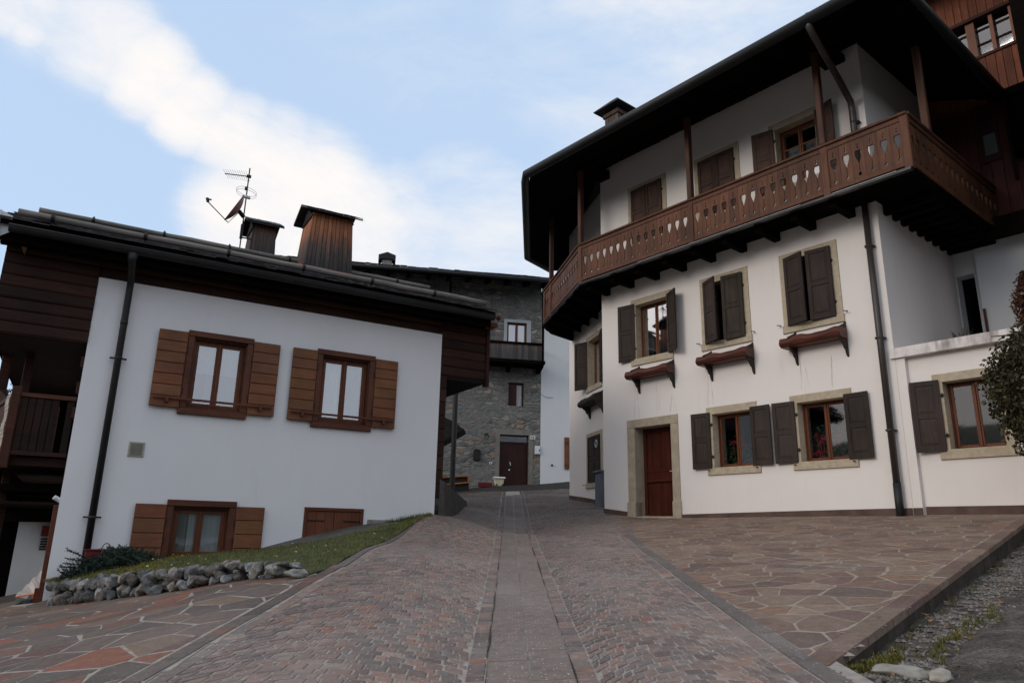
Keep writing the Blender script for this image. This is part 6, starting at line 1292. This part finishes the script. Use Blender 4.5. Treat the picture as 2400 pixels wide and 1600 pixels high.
mb = MB(); mb.rbox(D, 1.35, 1.60, .018, .04, 5.61, 5.80, .004); npl = mb.build('house_number', simple('enamel', (.50, .50, .47), (.56, .56, .53), 4, bmp=0, rough=.4), None); npl['label'] = 'whitish house number plate 12 at the upper right of the wine-red door'; npl['category'] = 'number plate'
tcu = bpy.data.curves.new('numerals', 'FONT'); tcu.body = '12'; tcu.size = .17; tcu.extrude = .002; to = bpy.data.objects.new('numerals', tcu); COL.objects.link(to); bpy.context.view_layer.update()
tm = bpy.data.meshes.new_from_object(to.evaluated_get(bpy.context.evaluated_depsgraph_get())); COL.objects.unlink(to); bpy.data.objects.remove(to)
xs = [v.co.x for v in tm.vertices]; ys = [v.co.y for v in tm.vertices]; ox, oy = (min(xs) + max(xs)) / 2, (min(ys) + max(ys)) / 2
for v in tm.vertices: v.co = D(1.475 + (v.co.x - ox), .043 + v.co.z, 5.705 + (v.co.y - oy))
tm.materials.clear(); tm.materials.append(M['iron']); tn = bpy.data.objects.new('numerals', tm); COL.objects.link(tn); tn.parent = npl
mb = MB(); mb.rbox(D, 1.58, 1.81, .0, .10, 4.98, 5.34, .008); mbx = mb.build('gas_meter_box', M['white_metal'], None); mbx['label'] = 'white metal meter box on the stone corner right of the door'; mbx['category'] = 'meter box'
mb = MB(); mb.tube([D(1.77, .10, 5.15), D(1.77, .115, 5.15)], .03, 10); mb.build('lock', M['iron'], mbx)
# things on the ground in front of it
cx_, cy_ = D(-.1, .6, 0).xy; cz = H(cx_, cy_); CN = thing('cream_bin', 'cream plastic bin with a wide rim in front of the wine-red door', 'bin', (cx_, cy_, cz))
sq = lambda F, u, d, h, z: [F(u - h, d - h, z), F(u + h, d - h, z), F(u + h, d + h, z), F(u - h, d + h, z)]
mb = MB(); mb.prism(sq(D, -.1, .6, .15, cz), sq(D, -.1, .6, .205, cz + .33)); mb.build('body', M['cream'], CN); mb = MB(); mb.prism(sq(D, -.1, .6, .26, cz + .33), sq(D, -.1, .6, .22, cz + .38)); mb.build('lid', simple('pale_lid', (.62, .61, .56), (.70, .69, .65), 4, bmp=0), CN)
mb = MB(); [mb.tube([D(u, .82, cz + .04), D(u, .86, cz + .04)], .04, 10) for u in (-.22, .02)]; mb.build('wheel', M['iron'], CN)
mb = MB(); x_, y_ = D(-.62, .6, 0).xy; z_ = H(x_, y_); mb.rbox(D, -.98, -.40, .45, .75, z_, z_ + .18, .01); single(mb, 'red_crate', M['red'], 'dark red crate left of the cream bin', 'crate')
FB = thing('cold_frame', 'low dark box with amber wooden lid frame by the foot of the stone house', 'cold frame', tuple(D(-2.2, 2.5, 3.1)))
mb = MB(); z_ = 3.33
for a_, b_ in (((-3.3, z_ - .06), (-1.60, z_ + .14)), ((-3.3, z_ + .24), (-1.60, z_ + .40))): mb.hexa([D(a_[0], 2.5, a_[1]), D(b_[0], 2.5, b_[1]), D(b_[0], 2.44, b_[1]), D(a_[0], 2.44, a_[1]), D(a_[0], 2.5, a_[1] + .05), D(b_[0], 2.5, b_[1] + .05), D(b_[0], 2.44, b_[1] + .05), D(a_[0], 2.44, a_[1] + .05)])
mb.box(D, -1.66, -1.60, 2.44, 2.51, z_ + .14, z_ + .45); mb.build('lid_frame', M['amber'], FB); mb = MB(); mb.box(D, -3.3, -1.60, 2.0, 2.42, 2.9, z_ + .38); mb.build('box', M['iron'], FB)
mb = MB(); mb.tube([Vector((-1.86, 24, 2.5)), Vector((-1.86, 24, 8.9))], .085, 12); single(mb, 'drainpipe', M['metal'], 'slim dark drainpipe standing free in front of the stone house', 'pipe')
# ramp wall and small canopy behind the left house corner
mb = MB(); r0 = Vector((-1.36, 14.2)); r1 = Vector((-1.55, 20.5)); 
mb.hexa([(-1.33, 14.05, 1.2), (-1.18, 14.05, 1.2), (-1.05, 19.2, 1.6), (-1.25, 19.2, 1.6), (-1.33, 14.05, 2.50), (-1.24, 14.05, 2.46), (-1.05, 18.6, 2.28), (-1.25, 18.6, 2.30)])
single(mb, 'ramp_wall', simple('dark_concrete', (.035, .034, .032), (.085, .08, .075), 5, rough=.95, bmp=.5), 'grey concrete kerb wall behind the right corner of the left house', 'wall')
CA = thing('canopy', 'small dark canopy roof with ragged slate edge behind the left house', 'canopy', (-2.0, 24.5, 2.6))
mb = MB(); pr = [(-3.4, 5.62), (-2.28, 5.33), (-1.80, 5.13), (-1.73, 5.02), (-1.56, 4.93), (-1.70, 4.84), (-2.28, 4.49), (-3.4, 3.95)]
mb.prism([Vector((x, 24.4, z)) for x, z in pr], [Vector((x, 25.6, z)) for x, z in pr], (.35, .35, .35))
mb.build('roof', M['slate'], CA)
mb = MB(); mb.hexa([(-3.4, 24.6, 3.6), (-2.4, 24.6, 4.4), (-2.4, 24.75, 4.4), (-3.4, 24.75, 3.6), (-3.4, 24.6, 3.8), (-2.4, 24.6, 4.6), (-2.4, 24.75, 4.6), (-3.4, 24.75, 3.8)]); mb.build('bracket', M['darkwood'], CA)
# white neighbour right of the stone house
WH = thing('white_annex', 'narrow white plastered house front joined to the right side of the stone house', 'house', tuple(D(3, 0, 3.8)))
mb = MB(); wall_open(mb, D, 1.835, 7, 2.8, 12.6, [(3.08, 3.9, 4.42, 5.74)], .03, .2); mb.face([D(1.835, .03, 2.8), D(1.835, -.3, 2.8), D(1.835, -.3, 12.6), D(1.835, .03, 12.6)]); mb.build('wall', M['plaster_old'], WH)
mb = MB(); mb.rbox(D, 2.92, 3.14, .05, .10, 4.38, 5.78, .01); [mb.box(D, 2.93, 3.13, .10, .12, z, z + .08, (.6, .6, .6)) for z in (4.5, 5.5)]; sw = mb.build('shutter', M['sh_left'], WH)
mb = MB(); interior(mb, D, 3.08, 3.9, 4.42, 5.74, -.17, -.8); mb.build('room', M['interior'], WH)
mb = MB(); mb.tube([D(1.84, .06, 7.7), D(2.0, .06, 7.58), D(2.2, .06, 7.55), D(2.4, .06, 7.56)], .008, 4); mb.tube([D(2.36, .03, 4.52), D(2.36, .08, 4.52)], .045, 8); mb.build('cable', M['iron'], WH)
# conifers and wooded slope far behind the gallery
def conifer(x, y, z0, h, r, seed, lab):
    t_ = thing('conifer', lab, 'tree', (x, y, z0), 'dark conifers on the far left'); rr = random.Random(seed)
    mb = MB(); mb.tube([(x, y, z0 - 1), (x, y, z0 + h * .98)], [r * .07, .02], 7); mb.build('trunk', M['bark'], t_)
    mb = MB(); n_ = 34
    for i in range(n_):
        t = i / n_; zz = z0 + h * (.12 + .88 * t); rad = r * (1 - t) ** .8 + .1
        for j in range(9):
            a_ = rr.random() * 6.28; ln = rad * rr.uniform(.6, 1.1); dr_ = Vector((math.cos(a_), math.sin(a_), -.28)); sd2 = Vector((-math.sin(a_), math.cos(a_), 0))
            for k in range(9):
                q = Vector((x, y, zz)) + dr_ * ln * (k + 1) / 9; w_ = .32 * (1 - k / 11) * (r / 3)
                for s_ in (-1, 1): e_ = q + sd2 * s_ * w_ * rr.uniform(.7, 1.3) + dr_ * .18 + Vector((0, 0, rr.uniform(-.16, .04))); mb.face([q, q + dr_ * .13 + Vector((0, 0, .02)), e_])
    mb.build('crown', M['conifer'], t_, recalc=False)
conifer(-33.6, 49, 2.5, 11.3, 3.4, 1, 'dark conifer at the left edge of the view, seen past the gallery post'); conifer(-31.0, 52, 1.5, 8.3, 3.2, 2, 'shorter dark conifer to the right of the one at the left edge'); conifer(-36, 60, 3, 10.0, 3.5, 3, 'dark conifer standing farther back behind the two nearer ones')
sc.render.resolution_x = 1024; sc.render.resolution_y = 682
